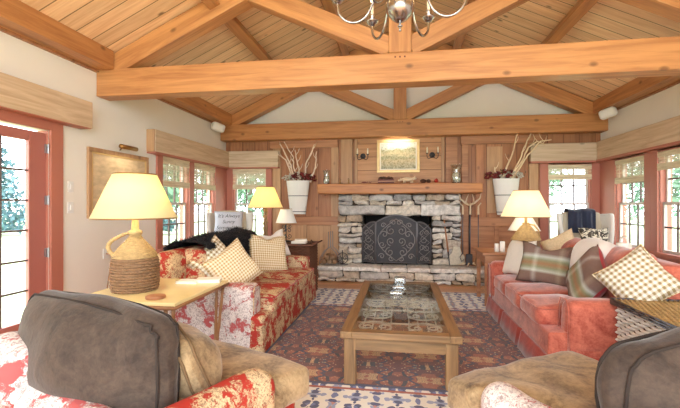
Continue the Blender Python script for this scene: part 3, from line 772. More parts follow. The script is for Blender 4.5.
# red sofa: mirrored, front faces -X
rs = thing('coral_sofa', 'coral red velvet three-seat sofa with skirt, facing the coffee table', 'sofa', (1.14, 3.38, .012))
RWd = 2.08
MB().rbox((.58, RWd/2, .25), (1.06, RWd-.04, .20), r=.02, n=6, wr=.006).build('base', 'coral', rs, smooth=True)
m = MB(); n = 90; vs = []; fcs = []
per = []
for k in range(n+1):
    per.append((.0+.01*sin(k*.9), RWd*k/n))
per = [(1.08-1.08*k/30, 0) for k in range(30)]+[(0, RWd*k/70) for k in range(71)]+[(1.08*k/30, RWd) for k in range(1, 31)]
for k, (x, y) in enumerate(per):
    a_, b_ = V((*per[max(k-1, 0)], 0)), V((*per[min(k+1, len(per)-1)], 0)); tdir = (b_-a_).normalized(); nin = V((-tdir.y, tdir.x, 0)) if False else V((tdir.y, -tdir.x, 0))
    inv = any(abs(y-yy) < .02 for yy in (RWd/3, RWd*2/3)) and x < .01
    fl = .025 if inv else 0; wv = .004*sin(k*.8)
    for (q, z) in ((.02+fl, .17), (fl-.012+wv, 0), (.05, .17), (.02, 0)): vs.append((x+nin.x*q, y+nin.y*q, z))
for k in range(len(per)-1):
    a = k*4; b = a+4; fcs += [(a, b, b+1, a+1), (b+2, a+2, a+3, b+3), (a+1, b+1, b+3, a+3), (a, a+2, b+2, b)]
m.add(vs, fcs); m.build('skirt', 'coralskirt', rs, smooth=True)
sw = (RWd-.46)/3
for k in range(3):
    cy = .23+sw*(k+.5)
    o = MB().rbox((0, 0, 0), (.80, sw-.006, .17), r=.055, n=7, puff=(0, 0, .035), wr=.015, wf=5, seed=k+11).build('seat_cushion', 'coral', rs, smooth=True, loc=(.43, cy, .42))
    mm = MB(); piping(mm, -.395, .395, -sw/2+.006, sw/2-.006, .07); mm.build('piping', 'coral', o, smooth=True)
    MB().rbox((0, 0, 0), (.26, sw-.01, .50), r=.10, n=7, puff=(.04, 0, .03), wr=.03, wf=5, seed=k+14).build('back_cushion', 'coral', rs, smooth=True, loc=(.86, cy, .72), rot=(0, R(10), 0))
MB().rbox((1.01, RWd/2, .55), (.22, RWd-.04, .76), r=.08, n=6, wr=.012).build('backrest', 'coral', rs, smooth=True)
for k, yy in enumerate((.12, RWd-.12)):
    MB().rbox((0, 0, 0), (.92, .24, .44 if k == 0 else .47), r=.095, n=6, wr=.008, edge=5, seed=k).build('arm', 'coral', rs, smooth=True, loc=(.66 if k == 0 else .47, yy, .395 if k == 0 else .425))
    ax = .202 if k == 0 else .012; mm = MB(); mm.tube([(ax, yy-.105, .20), (ax, yy-.1, .54), (ax, yy-.05, .615), (ax, yy+.05, .615), (ax, yy+.1, .54), (ax, yy+.105, .20)], .007, 5); mm.build('arm_piping', 'coral', rs, smooth=True)

# ------------------------------------------------------------------ pillows
def pz(u, v, t, e=.5): return t/2*max(0, (1-u**4)*(1-v**4))**e
def pillow(name, mat, w, h, t, loc, rot, label, cat='pillow', group=None, seed=0, wr=.012, pipe=None, chop=0, back=None, n=18, pull=.09):
    vs = []; fs = []
    for side in (1, -1):
        for i in range(n+1):
            for j in range(n+1):
                u, v = -1+2*i/n, -1+2*j/n
                x = w/2*u*(1-pull*(1-v*v)*abs(u)); y = h/2*v*(1-pull*(1-u*u)*abs(v))
                z = side*pz(u, v, t)
                if chop: y -= chop*math.exp(-(u*2.4)**2)*max(0, v)**2; 
                q = V((x*4+seed, y*4, seed*2.3+side)); k = (1-u**8)*(1-v**8)
                z += wr*noise.noise(q*1.6)*k + wr*.6*noise.noise(q*4)*k
                x += wr*noise.noise(V((y*5, seed, 1))); y += wr*noise.noise(V((x*5, seed, 5)))
                vs.append((x, y, z))
    N = (n+1)**2
    for i in range(n):
        for j in range(n):
            a = i*(n+1)+j; b = a+n+1
            fs.append((a, b, b+1, a+1)); fs.append((N+a, N+a+1, N+b+1, N+b))
    o = MB().add(vs, fs).build(name, mat, None, smooth=True, loc=loc)
    o.rotation_euler = rot
    me = o.data
    import bmesh
    bm = bmesh.new(); bm.from_mesh(me); bmesh.ops.remove_doubles(bm, verts=bm.verts, dist=.0015)
    if back:
        me.materials.append(M[back])
        for f in bm.faces:
            if f.calc_center_median().z < 0: f.material_index = 1
    bm.to_mesh(me); bm.free()
    if pipe:
        mm = MB(); pts = []
        for k in range(4*n):
            e, q = divmod(k, n); s_ = -1+2*q/n
            u, v = [(s_, -1), (1, s_), (-s_, 1), (-1, -s_)][e]
            x = w/2*u*(1-pull*(1-v*v)*abs(u)); y = h/2*v*(1-pull*(1-u*u)*abs(v))
            if chop: y -= chop*math.exp(-(u*2.4)**2)*max(0, v)**2
            pts.append((x, y, 0))
        mm.tube(pts, .006, 5, closed=True); mm.build('piping', pipe, o, smooth=True)
    return tag(o, label, cat, group)
def face(nx, ny, tilt, roll=0):
    """rotation for a pillow (normal = local z, up = local y) facing horizontal direction (nx,ny), leaning back by tilt"""
    f = V((nx, ny, 0)).normalized(); up = V((0, 0, 1)); z = (f*cos(tilt)+up*sin(tilt)).normalized(); y = (up*cos(tilt)-f*sin(tilt)).normalized(); x = y.cross(z)
    mt = Matrix((x, y, z)).transposed() @ Matrix.Rotation(roll, 3, 'Z')
    return mt.to_euler()
# on the floral sofa
pillow('pillow', 'ging', .50, .46, .17, (-1.70, 3.83, .745), face(.9, -.8, R(22), R(30)), 'cream gingham pillow standing on its corner at the near arm of the floral sofa', seed=1, pipe='ging')
pillow('pillow', 'gingp', .44, .44, .15, (-1.86, 3.80, .80), face(1, -.9, R(20), R(42)), 'pale gingham pillow peeking up behind another gingham pillow by the fur throw', seed=2)
pillow('pillow', 'ging', .62, .54, .19, (-1.72, 4.93, .76), face(1, -.75, R(20), R(-8)), 'gold gingham pillow by the far arm of the floral sofa', seed=3, chop=.06, pipe='ging')
pillow('pillow', 'fleece', .40, .40, .14, (-1.72, 5.22, .84), face(.8, -1, R(18), R(12)), 'white pillow tucked behind the gold gingham pillow at the sofa end', seed=4, chop=.04)
# on the coral sofa
pillow('pillow', 'knit', .46, .46, .15, (1.44, 5.08, .75), face(-1, -.35, R(20), R(4)), 'white cable-knit pillow leaning on the far arm of the coral sofa', seed=5)
pillow('pillow', 'dotty', .40, .40, .14, (1.90, 5.00, .87), face(-.8, -.8, R(18), R(30)), 'small tan dotted pillow with its corner above the tartan pillow', seed=6)
pillow('pillow', 'tartan', .56, .48, .17, (1.60, 4.66, .74), face(-.62, -1, R(22), R(-4)), 'brown tartan pillow with pale green stripe, lying flat-faced at the far end', seed=7, chop=.06)
pillow('pillow', 'tartan', .52, .50, .20, (1.72, 3.96, .70), face(-1, -.02, R(20), R(-38)), 'tartan pillow with crimson back, tipped on its corner mid-sofa', seed=8, back='redcloth')
pillow('pillow', 'gingp', .44, .44, .19, (1.90, 3.50, .785), face(-.6, -1, R(22), R(42)), 'large grey and gold gingham pillow on the near seat of the coral sofa', seed=9, pipe='ging')
o = MB().rbox((0, 0, 0), (.30, .50, .56), r=.12, n=8, wr=.03, puff=(.05, .02, .03), seed=3).build('throw_blanket', 'fleece', smooth=True, loc=(1.92, 4.26, .76), rot=(0, R(14), 0))
tag(o, 'bundled white fleece throw over the middle of the coral sofa back', 'throw')

# black fur throw over the floral sofa's back
n1, n2 = 46, 34; vs = []; fcs = []
rnd = random.Random(3)
for i in range(n1+1):
    s_ = i/n1; y = 3.62+1.33*s_
    front = .05+.34*s_**2.2
    if s_ > .9: front *= 1-(s_-.9)*2.5
    for j in range(n2+1):
        q = j/n2; L_ = front+.30+.26; d = q*L_
        if d < front: x = -1.86-.06*(d/front if front else 0); z = 1.00-(front-d)
        elif d < front+.30:
            a = pi*(d-front)/.30; x = -2.08+.20*cos(a); z = .985+.055*sin(a)+.05*s_*sin(a)
        else: x = -2.33; z = .985-(d-front-.30)
        p = V((x, y, z)); p += V((noise.noise(p*6), noise.noise(p*6+V((5, 0, 0))), noise.noise(p*6+V((0, 5, 0)))))*.03
        vs.append(p)
for i in range(n1):
    for j in range(n2): a = i*(n2+1)+j; b = a+n2+1; fcs.append((a, b, b+1, a+1))
m = MB(); m.add(vs, fcs); base = list(vs)
tv, tf = [], []
for k in range(7000):
    i = rnd.randrange(n1); j = rnd.randrange(n2); a = i*(n2+1)+j
    p = base[a].lerp(base[a+n2+2], rnd.random()); nrm = (base[a+n2+1]-base[a]).cross(base[a+1]-base[a]).normalized()
    if nrm.x*(p.x+2.08)+nrm.z*(p.z-.9) < 0: nrm = -nrm
    d = (nrm*.6+V((rnd.uniform(-.5, .5), rnd.uniform(-.5, .5), rnd.uniform(-.9, 0)))).normalized()*rnd.uniform(.025, .05)
    w = V((rnd.uniform(-1, 1), rnd.uniform(-1, 1), rnd.uniform(-1, 1))).normalized()*.004
    o_ = len(tv); tv += [p-w, p+w, p+d]; tf.append((o_, o_+1, o_+2))
m.add(tv, tf)
o = m.build('fur_throw', 'fur', smooth=True)
sm = o.modifiers.new('t', 'SOLIDIFY'); sm.thickness = .002
tag(o, 'shaggy black and blue-grey fur throw draped over the floral sofa back', 'throw')

# ================================================================== ARMCHAIRS IN FRONT
def armchair(nm, label, loc, rz, near, backmat, w=1.0, low=0):
    """local: +y = facing direction, x to its right. front centre of the seat at the origin. near = side (+1 right / -1 left) whose arm shows"""
    t = thing(nm, label, 'armchair', (loc[0], loc[1], .0), rz)
    MB().rbox((0, -.46, .22), (w-.16, .84, .26), r=.03, n=5, wr=.008).build('base', 'toile', t, smooth=True)
    for sx in (-1, 1):
        for y in (-.12, -.84): MB().lathe([(.02, 0), (.026, .10)], 12, (sx*(w/2-.14), y, 0)).build('leg', 'dwood', t, smooth=True)
    # T-shaped seat cushion
    def tf(p):
        x, y, z = p
        if y < .18: x *= (w-.32)/(w-.04)
        return (x, y, z)
    o = MB().rbox((0, 0, 0), (w-.04, .90, .17), r=.05, n=12, puff=(0, 0, .025), wr=.02, wf=4, seed=rz, fn=tf).build('seat_cushion', 'olive', t, smooth=True, loc=(0, -.43, .425))
    for sx in (-1, 1):
        MB().rbox((0, 0, 0), (.21, .66, .46), r=.10, n=6, wr=.012, edge=5, seed=sx+rz).build('arm', 'toile_glare' if sx < 0 else 'toile', t, smooth=True, loc=(sx*(w/2-.09), -.58, .365))
    MB().rbox((0, 0, 0), (w-.04, .20, .50-low), r=.09, n=7, wr=.012, seed=4+rz).build('backrest', backmat, t, smooth=True, loc=(0, -.93, .46-low/2), rot=(R(8), 0, 0))
    return t
def puffcushion(parent, nm, mat, size, loc, rot, pipe, seed=0, wr=.026, fold=.016):
    W0, H0 = size[0]/2, size[2]/2
    def folds(p):
        p = V(p)
        for (cx, cz, ph) in ((W0*.8, H0*.85, .3), (-W0*.9, -H0*.6, 1.)):
            dx, dz = p.x-cx, p.z-cz; d = sqrt(dx*dx+dz*dz)+1e-4
            p.y += fold*sin(math.atan2(dz, dx)*11+ph)*math.exp(-((d-.14)/.10)**2)
        p.z *= 1-.10*(p.x/W0)**2; p.x *= 1-.05*(p.z/H0)**2; p.y *= 1-.30*min(1, abs(p.z/H0))**3*.7-.25*min(1, abs(p.x/W0))**4
        return p
    o = MB().rbox((0, 0, 0), size, r=.10, n=12, puff=(.04, .085, .03), wr=wr, wf=4.2, seed=seed, edge=4, fn=folds).build(nm, mat, parent, smooth=True, loc=loc, rot=rot, sub=1)
    tree_ = BVHTree.FromPolygons([v.co.copy() for v in o.data.vertices], [tuple(p.vertices) for p in o.data.polygons])
    for s in (-1, 1):
        w, h, d = size[0]/2, size[2]/2, size[1]/2*s*.80
        pts = []
        for (cx, cz, a) in ((w-.07, h-.07, 0), (-w+.07, h-.07, 90), (-w+.07, -h+.07, 180), (w-.07, -h+.07, 270)):
            for k in range(7):
                tt = R(a+90*k/6); pts.append(V((cx+.075*cos(tt), d, cz+.075*sin(tt))))
        res = []
        for a, b in zip(pts, pts[1:]+pts[:1]):
            for q in range(4): res.append(a.lerp(b, q/4))
        out = []
        for p in res:
            u = (p.x/w, p.y/(size[1]/2), p.z/h)
            p = V(p); p.x += .04*u[0]*(1-min(1, u[1]**2))*(1-min(1, u[2]**2)); p.z += .03*u[2]*(1-min(1, u[0]**2))*(1-min(1, u[1]**2))
            q = p*4.2+V((seed*7.3, seed*3.1, seed))
            p += V((noise.noise(q), noise.noise(q+V((9, 0, 0))), noise.noise(q+V((0, 9, 0)))))*wr
            out.append(folds(p))
        out = [tree_.find_nearest(p*1.03) for p in out]; out = [q[0]+q[1]*.004 for q in out]; out = [(out[k-1]+out[k]*2+out[(k+1) % len(out)])/4 for k in range(len(out))]; mm = MB(); mm.tube(out, .007, 6, closed=True); mm.build('piping', pipe, o, smooth=True)
    return o
lc = armchair('armchair', 'floral armchair with tan seat and big taupe cushion, beside the lamp table', (-.97, 2.345), R(-25.5), 1, 'toile_glare', 1.1, .14)
puffcushion(lc, 'back_cushion', 'taupe', (1.04, .24, .56), (-.20, -.79, .655), (R(-3), R(2), R(8)), 'tpipe', 3)
puffcushion(lc, 'loose_cushion', 'olive', (.40, .14, .34), (.17, -.52, .63), (R(24), R(8), R(-20)), 'opipe', 5, .02, .003)
MB().rbox((0, 0, 0), (.40, .24, .30), r=.11, n=6, wr=.012, edge=5, seed=2).build('back_roll', 'toile_glare', lc, smooth=True, loc=(-.55, -.98, .585), rot=(0, R(12), 0))
rc = armchair('armchair', 'floral armchair with tan seat and taupe back cushion, in front of the wicker hamper', (.64, 2.36), R(30.5), -1, 'toile')
puffcushion(rc, 'back_cushion', 'taupe', (.80, .24, .47), (.13, -.80, .655), (R(0), 0, R(-8)), 'tpipe', 8)

# ================================================================== LAMP TABLE
LT = .72
lt = thing('lamp_table', 'bamboo-legged side table with honey-coloured top, behind the taupe-cushioned armchair', 'side table', (-1.95, 2.93, 0))
MB().rbox((0, 0, LT-.012), (.83, .86, .024), r=.006, n=2, edge=2).build('tabletop', 'top', lt)
m = MB()
for (a, b) in (((-.41, -.43), (.41, -.43)), ((.41, -.43), (.41, .43)), ((.41, .43), (-.41, .43)), ((-.41, .43), (-.41, -.43))): m.tube([(a[0], a[1], LT-.035), (b[0], b[1], LT-.035)], .014, 8)
m.build('bamboo_rim', 'bamboo', lt, smooth=True)
for sx in (-1, 1):
    for sy in (-1, 1):
        m = MB()
        for k in (0, 1):
            pts = []
            for q in range(13):
                f = q/12; pts.append((sx*(.38-.05*f-k*.06*(1-f)), sy*(.39-.06*f), LT-.05-f*(LT-.05)))
            m.tube(pts, [.0125+.003*(q % 3 == 0) for q in range(13)], 8)
        m.build('leg', 'bamboo', lt, smooth=True)

def weave(m, prof, cen, amp=.006, nt=44, seg=176, sy=1.):
    """woven vessel: rows of wavy strands over upright stakes, around a solid core"""
    m.lathe([(max(.002, r_-.006), z_) for r_, z_ in prof], 40, cen, True, None, sy)
    zs = [0]
    for a, b in zip(prof, prof[1:]): zs.append(zs[-1]+sqrt((a[0]-b[0])**2+(a[1]-b[1])**2))
    L = zs[-1]; rows = max(4, int(L/(amp*2.9))); st = amp*1.25
    for q in range(rows):
        d = L*(q+.5)/rows; i = max(k for k in range(len(zs)) if zs[k] <= d); i = min(i, len(zs)-2); f = (d-zs[i])/(zs[i+1]-zs[i]+1e-9)
        r_ = prof[i][0]*(1-f)+prof[i+1][0]*f; z_ = prof[i][1]*(1-f)+prof[i+1][1]*f
        n = nt*4
        m.tube([((r_+amp*.8*sin(nt*2*pi*k/n+pi*(q % 2)))*cos(2*pi*k/n), (r_+amp*.8*sin(nt*2*pi*k/n+pi*(q % 2)))*sin(2*pi*k/n), z_+.002*sin(q*3+k*.3)) for k in range(n)], st, 5, closed=True)
def interp(pr, n):
    out = []
    for k in range(n):
        f = k/(n-1)*(len(pr)-1); i = min(int(f), len(pr)-2); q = f-i
        p0, p1, p2, p3 = pr[max(i-1, 0)], pr[i], pr[i+1], pr[min(i+2, len(pr)-1)]
        out.append(tuple(.5*((2*p1[a])+(-p0[a]+p2[a])*q+(2*p0[a]-5*p1[a]+4*p2[a]-p3[a])*q*q+(-p0[a]+3*p1[a]-3*p2[a]+p3[a])*q**3) for a in (0, 1)))
    return out
def lampshade(t, r0, r1, z0, z1, mat, seg=40):
    m = MB()
    m.lathe([(r0, z0), (r1, z1), (r1-.004, z1), (r0-.004, z0), (r0, z0)], seg, cap=False)
    o = m.build('lamp_shade', mat, t, smooth=False)
    o.data.polygons.foreach_set('use_smooth', [True]*len(o.data.polygons))
    mm = MB()
    for r, z in ((r0, z0), (r1, z1)): mm.tube([(r*cos(2*pi*k/seg), r*sin(2*pi*k/seg), z) for k in range(seg)], .005, 5, closed=True)
    for k in range(3): a = 2*pi*k/3; mm.tube([(0, 0, z1-.03), (r1*cos(a), r1*sin(a), z1)], .003, 4)
    mm.build('shade_rim', 'brass', t, smooth=True)
    return o
bl = thing('table_lamp', 'lit table lamp with wicker-covered demijohn base on the honey-topped side table', 'lamp', (-2.10, 2.86, LT))
m = MB(); weave(m, interp([(.155, 0), (.166, .03), (.17, .1), (.168, .2), (.158, .262)], 34), (0, 0, 0), .0072, 22)
m.build('lower_basket', 'wick', bl, smooth=True)
m = MB(); weave(m, interp([(.16, .262), (.145, .30), (.11, .345), (.065, .395), (.040, .43), (.034, .47)], 40), (0, 0, 0), .0045, 24)
m.build('upper_basket', 'wickl', bl, smooth=True)
m = MB()
for q in (0, 1, 2): m.tube([(-.040-.11*sin(pi*k/20)*(1-.15*cos(pi*k/20)) + .010*cos(k*1.4+q*2.1)-.085*(k/20), -.05+.010*sin(k*1.4+q*2.1), .455-.20*(k/20)+.015*sin(pi*k/20)) for k in range(21)], .010, 6)
m.build('handle', 'wickl', bl, smooth=True)
MB().lathe([(.05, .445), (.055, .46), (.05, .475), (.03, .48), (.024, .56)], 20).build('neck', 'wickl', bl, smooth=True)
lampshade(bl, .315, .16, .575, .925, 'shade')
MB().ball((0, 0, .70), .035, (1, 1, 1.3)).build('bulb', 'bulb', bl, smooth=True)
lamp('lamp_light', (-2.10, 2.86, LT+.78), 7, (1, .86, .62), r=.06)
# lamp cord and outlet
o = MB().box(0, .012, -.04, .04, -.06, .06).build('wall_outlet', 'plastic', loc=(XL, 4.35, .80), bevel=.003); tag(o, 'white wall outlet low on the left wall behind the lamp table', 'outlet')
MB().tube([(.012, 0, 0), (.06, 0, 0), (.09, -.01, -.03), (.10, -.05, -.2), (.25, -.3, -.5), (.4, -.5, -.76)], .006, 6).build('cord', 'bamboo', o, smooth=True)
# things on the lamp table
o = MB().lathe([(.065, 0), (.068, .004), (.068, .018), (.064, .022)], 30).build('coaster', 'rail', smooth=True, loc=(-1.76, 2.62, LT)); tag(o, 'round wooden coaster at the front edge of the lamp table', 'coaster')
def book(w, d, h, loc, rz, label, group, cover='paper'):
    o = MB().box(-w/2, w/2, -d/2, d/2, 0, h).build('book', 'paper', loc=loc, rot=(0, 0, rz))
    MB().box(-w/2-.004, w/2+.004, -d/2-.004, d/2+.004, h, h+.004).box(-w/2-.004, w/2+.004, -d/2-.004, d/2+.004, -.0, .003).box(-w/2-.005, -w/2, -d/2-.004, d/2+.004, 0, h+.004).build('cover', cover, o)
    return tag(o, label, 'book', group)
book(.17, .12, .016, (-1.83, 3.20, LT), .1, 'thin white book lying beside the wicker lamp', 'books on the lamp table')
book(.20, .14, .024, (-1.68, 3.27, LT), .3, 'thicker white book at the far corner of the lamp table', 'books on the lamp table')

# ================================================================== WICKER HAMPER (right)
# hamper
hp = thing('wicker_hamper', 'whitewashed wicker hamper with natural woven lid beside the coral sofa', 'hamper', (1.68, 2.64, 0))
def wickbox(m, x0, x1, y0, y1, z0, z1, rows, per, amp=.006):
    """woven box: wavy strands around a rectangle"""
    W2, D2 = x1-x0, y1-y0; P_ = 2*(W2+D2); n = int(P_*per)
    def pt(s):
        s %= P_
        if s < W2: return x0+s, y0, 0, -1
        s -= W2
        if s < D2: return x1, y0+s, 1, 0
        s -= D2
        if s < W2: return x1-s, y1, 0, 1
        s -= W2
        return x0, y1-s, -1, 0
    for r in range(rows):
        z = z0+(z1-z0)*(r+.5)/rows; pts = []
        for k in range(n):
            x, y, nx, ny = pt(P_*k/n); a = amp*(1 if (k//2+r) % 2 else -1)
            pts.append((x+nx*a, y+ny*a, z))
        m.tube(pts, (z1-z0)/rows*.46, 4, closed=True)
m = MB(); wickbox(m, 0, .74, 0, .72, .0, .62, 22, 34, .009); m.build('basket_body', 'wickw', hp)
MB().box(.012, .728, .012, .708, .01, .61).build('liner', 'wickd', hp)
m = MB()
for k in range(46): 
    x = -.02+.78*k/45; m.tube([(x, -.02+.76*q/14, .655+.005*(1 if (q+k) % 2 else -1)) for q in range(15)], .0062, 5)
m.build('lid', 'wickl', hp, smooth=True)
MB().box(-.018, .755, -.018, .735, .632, .652).build('lid_core', 'dark', hp)
m = MB()
for z in (.625, .642, .66): m.tube([(-.03, -.03, z), (.77, -.03, z), (.77, .75, z), (-.03, .75, z)], .010, 6, closed=True)
m.build('lid_rim', 'iron', hp, smooth=True)
m = MB(); m.tube([(-.012, .16+.05*cos(t), .53+.035*sin(t)) for t in [2*pi*k/14 for k in range(14)]], .008, 6, closed=True); m.build('latch_loop', 'wickd', hp, smooth=True)
m = MB(); wickbox(m, .70, .74, .2, .5, .66, .69, 2, 60, .003); m.build('lid_handle', 'iron', hp)

# ================================================================== FAR LEFT GROUP
wt = thing('wicker_chest', 'dark brown wicker chest table beyond the far arm of the floral sofa', 'chest', (-2.47, 5.74, 0))
m = MB(); wickbox(m, .03, 1.12, .03, .60, 0, .77, 34, 50, .006); m.build('basket_body', 'wickd', wt)
MB().box(.04, 1.11, .04, .59, .0, .76).build('liner', 'wickd', wt)
m = MB()
for k in range(44): x = 1.15*k/43; m.tube([(x, .0+.63*q/12, .79+.004*(1 if (q+k) % 2 else -1)) for q in range(13)], .010, 5)
m.tube([(0, 0, .79), (1.16, 0, .79), (1.19, 0, .81), (1.19, .63, .81), (1.16, .64, .79), (0, .64, .79)], .014, 6, closed=True)
m.build('lid', 'wickd', wt, smooth=True)
CT = .806
book(.22, .15, .03, (-1.55, 5.95, CT), .05, 'flat pale book lying on the right of the dark wicker chest', 'books on the wicker chest')
book(.18, .13, .022, (-1.53, 5.96, CT+.034), .25, 'smaller pale book stacked on the flat book, wicker chest', 'books on the wicker chest')
o = MB().lathe(interp([(.018, 0), (.028, .012), (.024, .03), (.012, .045), (.016, .055)], 12), 14).build('trinket', 'cone', smooth=True, loc=(-1.36, 5.95, CT)); tag(o, 'small dark trinket at the corner of the wicker chest', 'ornament')
dl = thing('table_lamp', 'lit amber-shaded lamp on a gnarled driftwood stem behind the floral sofa', 'lamp', (-2.12, 6.0, CT))
m = MB()
for q in range(3): m.tube([(.022*cos(k*.5+q*2.1), .022*sin(k*.5+q*2.1), .02+.62*k/24) for k in range(25)], [.016+.006*sin(k*1.7+q) for k in range(25)], 7)
for k in range(7): a = k*2.1; z = .08+.07*k; m.tube([(0, 0, z), (.05*cos(a), .05*sin(a), z+.03)], [.012, .006], 6)
m.build('driftwood_stem', 'bark', dl, smooth=True)
MB().lathe([(.09, 0), (.1, .01), (.09, .03), (.03, .04)], 20).build('base', 'bark', dl, smooth=True)
lampshade(dl, .275, .135, .55, .88, 'shade2')
MB().ball((0, 0, .68), .03).build('bulb', 'bulb', dl, smooth=True)
lamp('lamp_light', (-2.12, 6.0, CT+.74), 5, (1, .84, .55), r=.06)
def scroll_lamp(label, loc, s=1., lit=False, sh=(.17, .09, .30, .53)):
    t = thing('table_lamp', label, 'lamp', loc)
    m = MB(); m.lathe([(.075, 0), (.08, .008), (.03, .02)], 20); m.tube([(0, 0, .01), (0, 0, sh[2]+.1)], .007, 6)
    for a in range(3):
        an_ = a*2*pi/3
        for (cx, cz, r, a0, d) in ((.055, .09, .045, pi, 1), (.05, .18, .04, pi, -1), (.06, .25, .035, pi, 1)):
            m.tube([(q[0]*cos(an_), q[0]*sin(an_), q[2]) for q in spiral(cx, cz, r, 1.3, a0, d)], .005, 5)
    m.build('scroll_base', 'irond', t, smooth=True)
    lampshade(t, *sh, 'wshade'); return t
scroll_lamp('white-shaded lamp with black iron scroll base on the dark wicker chest', (-1.83, 6.17, CT))
# wing chairs
def wingchair(label, loc, rz, group=None):
    t = thing('wing_chair', label, 'armchair', loc, rz)     # faces local -y
    MB().rbox((0, 0, .26), (.66, .66, .22), r=.03, n=4).build('base', 'white', t, smooth=True)
    MB().rbox((0, -.03, .42), (.52, .60, .14), r=.04, n=6, puff=(0, 0, .02)).build('seat_cushion', 'cream', t, smooth=True)
    def cr(p): return (p[0], p[1]-.02*(p[0]/.3)**2, p[2]+(.03*(1-(p[0]/.3)**2) if p[2] > .3 else 0))
    MB().rbox((0, 0, 0), (.60, .13, .88), r=.05, n=8, fn=cr).build('backrest', 'cream', t, smooth=True, loc=(0, .30, .83), rot=(R(-8), 0, 0))
    for s in (-1, 1):
        def wf(p, s=s):
            k = max(0, (p[2]+.3)/.6); return (p[0]+s*.05*(-p[1]/.12)*k, p[1]*(.45+.55*sin(min(pi, pi*(.12+.75*k)))), p[2])
        MB().rbox((0, 0, 0), (.07, .30, .66), r=.03, n=8, fn=wf).build('wing', 'white', t, smooth=True, loc=(s*.335, .20, .93), rot=(R(-6), 0, 0))
        MB().rbox((0, 0, 0), (.12, .58, .30), r=.055, n=5, edge=4).build('arm', 'white', t, smooth=True, loc=(s*.33, -.06, .47))
        for y in (-.28, .28): MB().lathe([(.016, 0), (.026, .16)], 10, (s*.28, y, 0)).build('leg', 'dwood', t, smooth=True)
    return t
wingchair('white wing chair with lettered pillow in the left window corner', (-3.0, 6.62, 0), R(22))
wingchair('white wing chair with navy throw in the right window corner', (2.94, 6.72, 0), R(-4))
# lettered pillow
lp = pillow('pillow', plain('grey_blue_cloth', c(190, 194, 206), .9, .05, 20), .50, .40, .13, (-2.93, 6.42, 1.10), face(.35, -1, R(10)), 'grey-blue pillow with dark lettering propped high on the left wing chair', seed=12, wr=.004)
def lettering(parent, txt, size, y, t, w, h, mat):
    cu = bpy.data.curves.new('lettering', 'FONT'); cu.body = txt; cu.size = size; cu.align_x = 'CENTER'; cu.align_y = 'CENTER'; cu.extrude = .0006; cu.shear = .3
    tmp = bpy.data.objects.new('tmp', cu); C.objects.link(tmp)
    dg = bpy.context.evaluated_depsgraph_get(); dg.update(); me = bpy.data.meshes.new_from_object(tmp.evaluated_get(dg))
    bpy.data.objects.remove(tmp)
    for v in me.vertices:
        X, Y = v.co.x, v.co.y+y
        v.co = (X, Y, pz(X/(w/2*.95), Y/(h/2*.95), t)+.006+v.co.z)
    me.materials.clear(); me.materials.append(M[mat]); o = bpy.data.objects.new('lettering', me); C.objects.link(o); o.parent = parent
lettering(lp, 'It\'s Always', .085, .10, .13, .50, .40, 'dark'); lettering(lp, 'Sunny', .085, 0, .13, .50, .40, 'dark'); lettering(lp, 'Somewhere', .085, -.10, .13, .50, .40, 'dark')
# damask pillow, navy throw, on the right wing chair
pillow('pillow', 'damask', .44, .40, .14, (2.93, 6.50, .86), face(0, -1, R(14)), 'black and cream damask pillow on the right wing chair', seed=14)
m = MB(); vs = []; fcs = []; n1, n2 = 24, 30
for i in range(n1+1):
    x = -.20+.40*i/n1
    for j in range(n2+1):
        q = j/n2
        if q < .42: y = -.115-.02*(1-q); z = 1.31-(.42-q)*.84
        elif q < .62: a = pi*(q-.42)/.2; y = -.005-.11*cos(a); z = 1.31+.045*sin(a)
        else: y = .105+.01; z = 1.31-(q-.62)*.9
        f = .016*sin(x*38+1.2*sin(q*5))+.008*sin(x*90)
        vs.append((x*(1+.05*(.5-q)), y+(f if q < .42 else -f*.5), z+(.01*sin(x*18) if .4 < q < .65 else 0)))
for i in range(n1):
    for j in range(n2): a = i*(n2+1)+j; b = a+n2+1; fcs.append((a, b, b+1, a+1))
m.add(vs, fcs); o = m.build('throw_blanket', 'navy', smooth=True, loc=(2.95, 7.055, -.015), rot=(0, 0, R(-4)))
sm = o.modifiers.new('t', 'SOLIDIFY'); sm.thickness = .012
tag(o, 'navy wool throw folded over the back of the right wing chair', 'throw')
o = MB()
o.lathe(interp([(.05, 0), (.062, .03), (.065, .09), (.06, .10)], 10), 24)
o = o.build('mug', 'ceram', smooth=True, loc=(2.16, 4.20, .93))
MB().tube([(.0, .0+.07*cos(t), .09+.07*sin(t)) for t in [2*pi*k/20 for k in range(20)]], .009, 8, closed=True).build('handle', 'ceram', o, smooth=True)
tag(o, 'white pot with round ring handle behind the fleece throw', 'pot')

# ================================================================== FAR RIGHT GROUP
st = thing('side_table', 'brown wooden side table beyond the far arm of the coral sofa', 'side table', (1.60, 5.92, 0))
MB().rbox((0, 0, .73), (.98, .70, .035), r=.01, n=2, edge=2).build('tabletop', 'rail', st)
MB().box(-.45, .45, -.31, .31, .60, .7125).build('apron', 'rail', st)
for sx in (-1, 1):
    for sy in (-1, 1): MB().box(sx*.42-.025, sx*.42+.025, sy*.28-.025, sy*.28+.025, 0, .60).build('leg', 'rail', st, bevel=.004)
ST = .7485
jl = thing('table_lamp', 'lit cream-shaded lamp with woven gourd jug base behind the coral sofa', 'lamp', (1.76, 5.88, ST))
m = MB(); weave(m, interp([(.13, 0), (.16, .03), (.175, .10), (.18, .16)], 22), (0, 0, 0), .006, 20); m.build('lower_basket', 'bark', jl, smooth=True)
m = MB(); weave(m, interp([(.195, .16), (.17, .20), (.12, .27), (.07, .34), (.04, .37), (.04, .40)], 34), (0, 0, 0), .005, 20); m.build('upper_basket', 'wickl', jl, smooth=True)
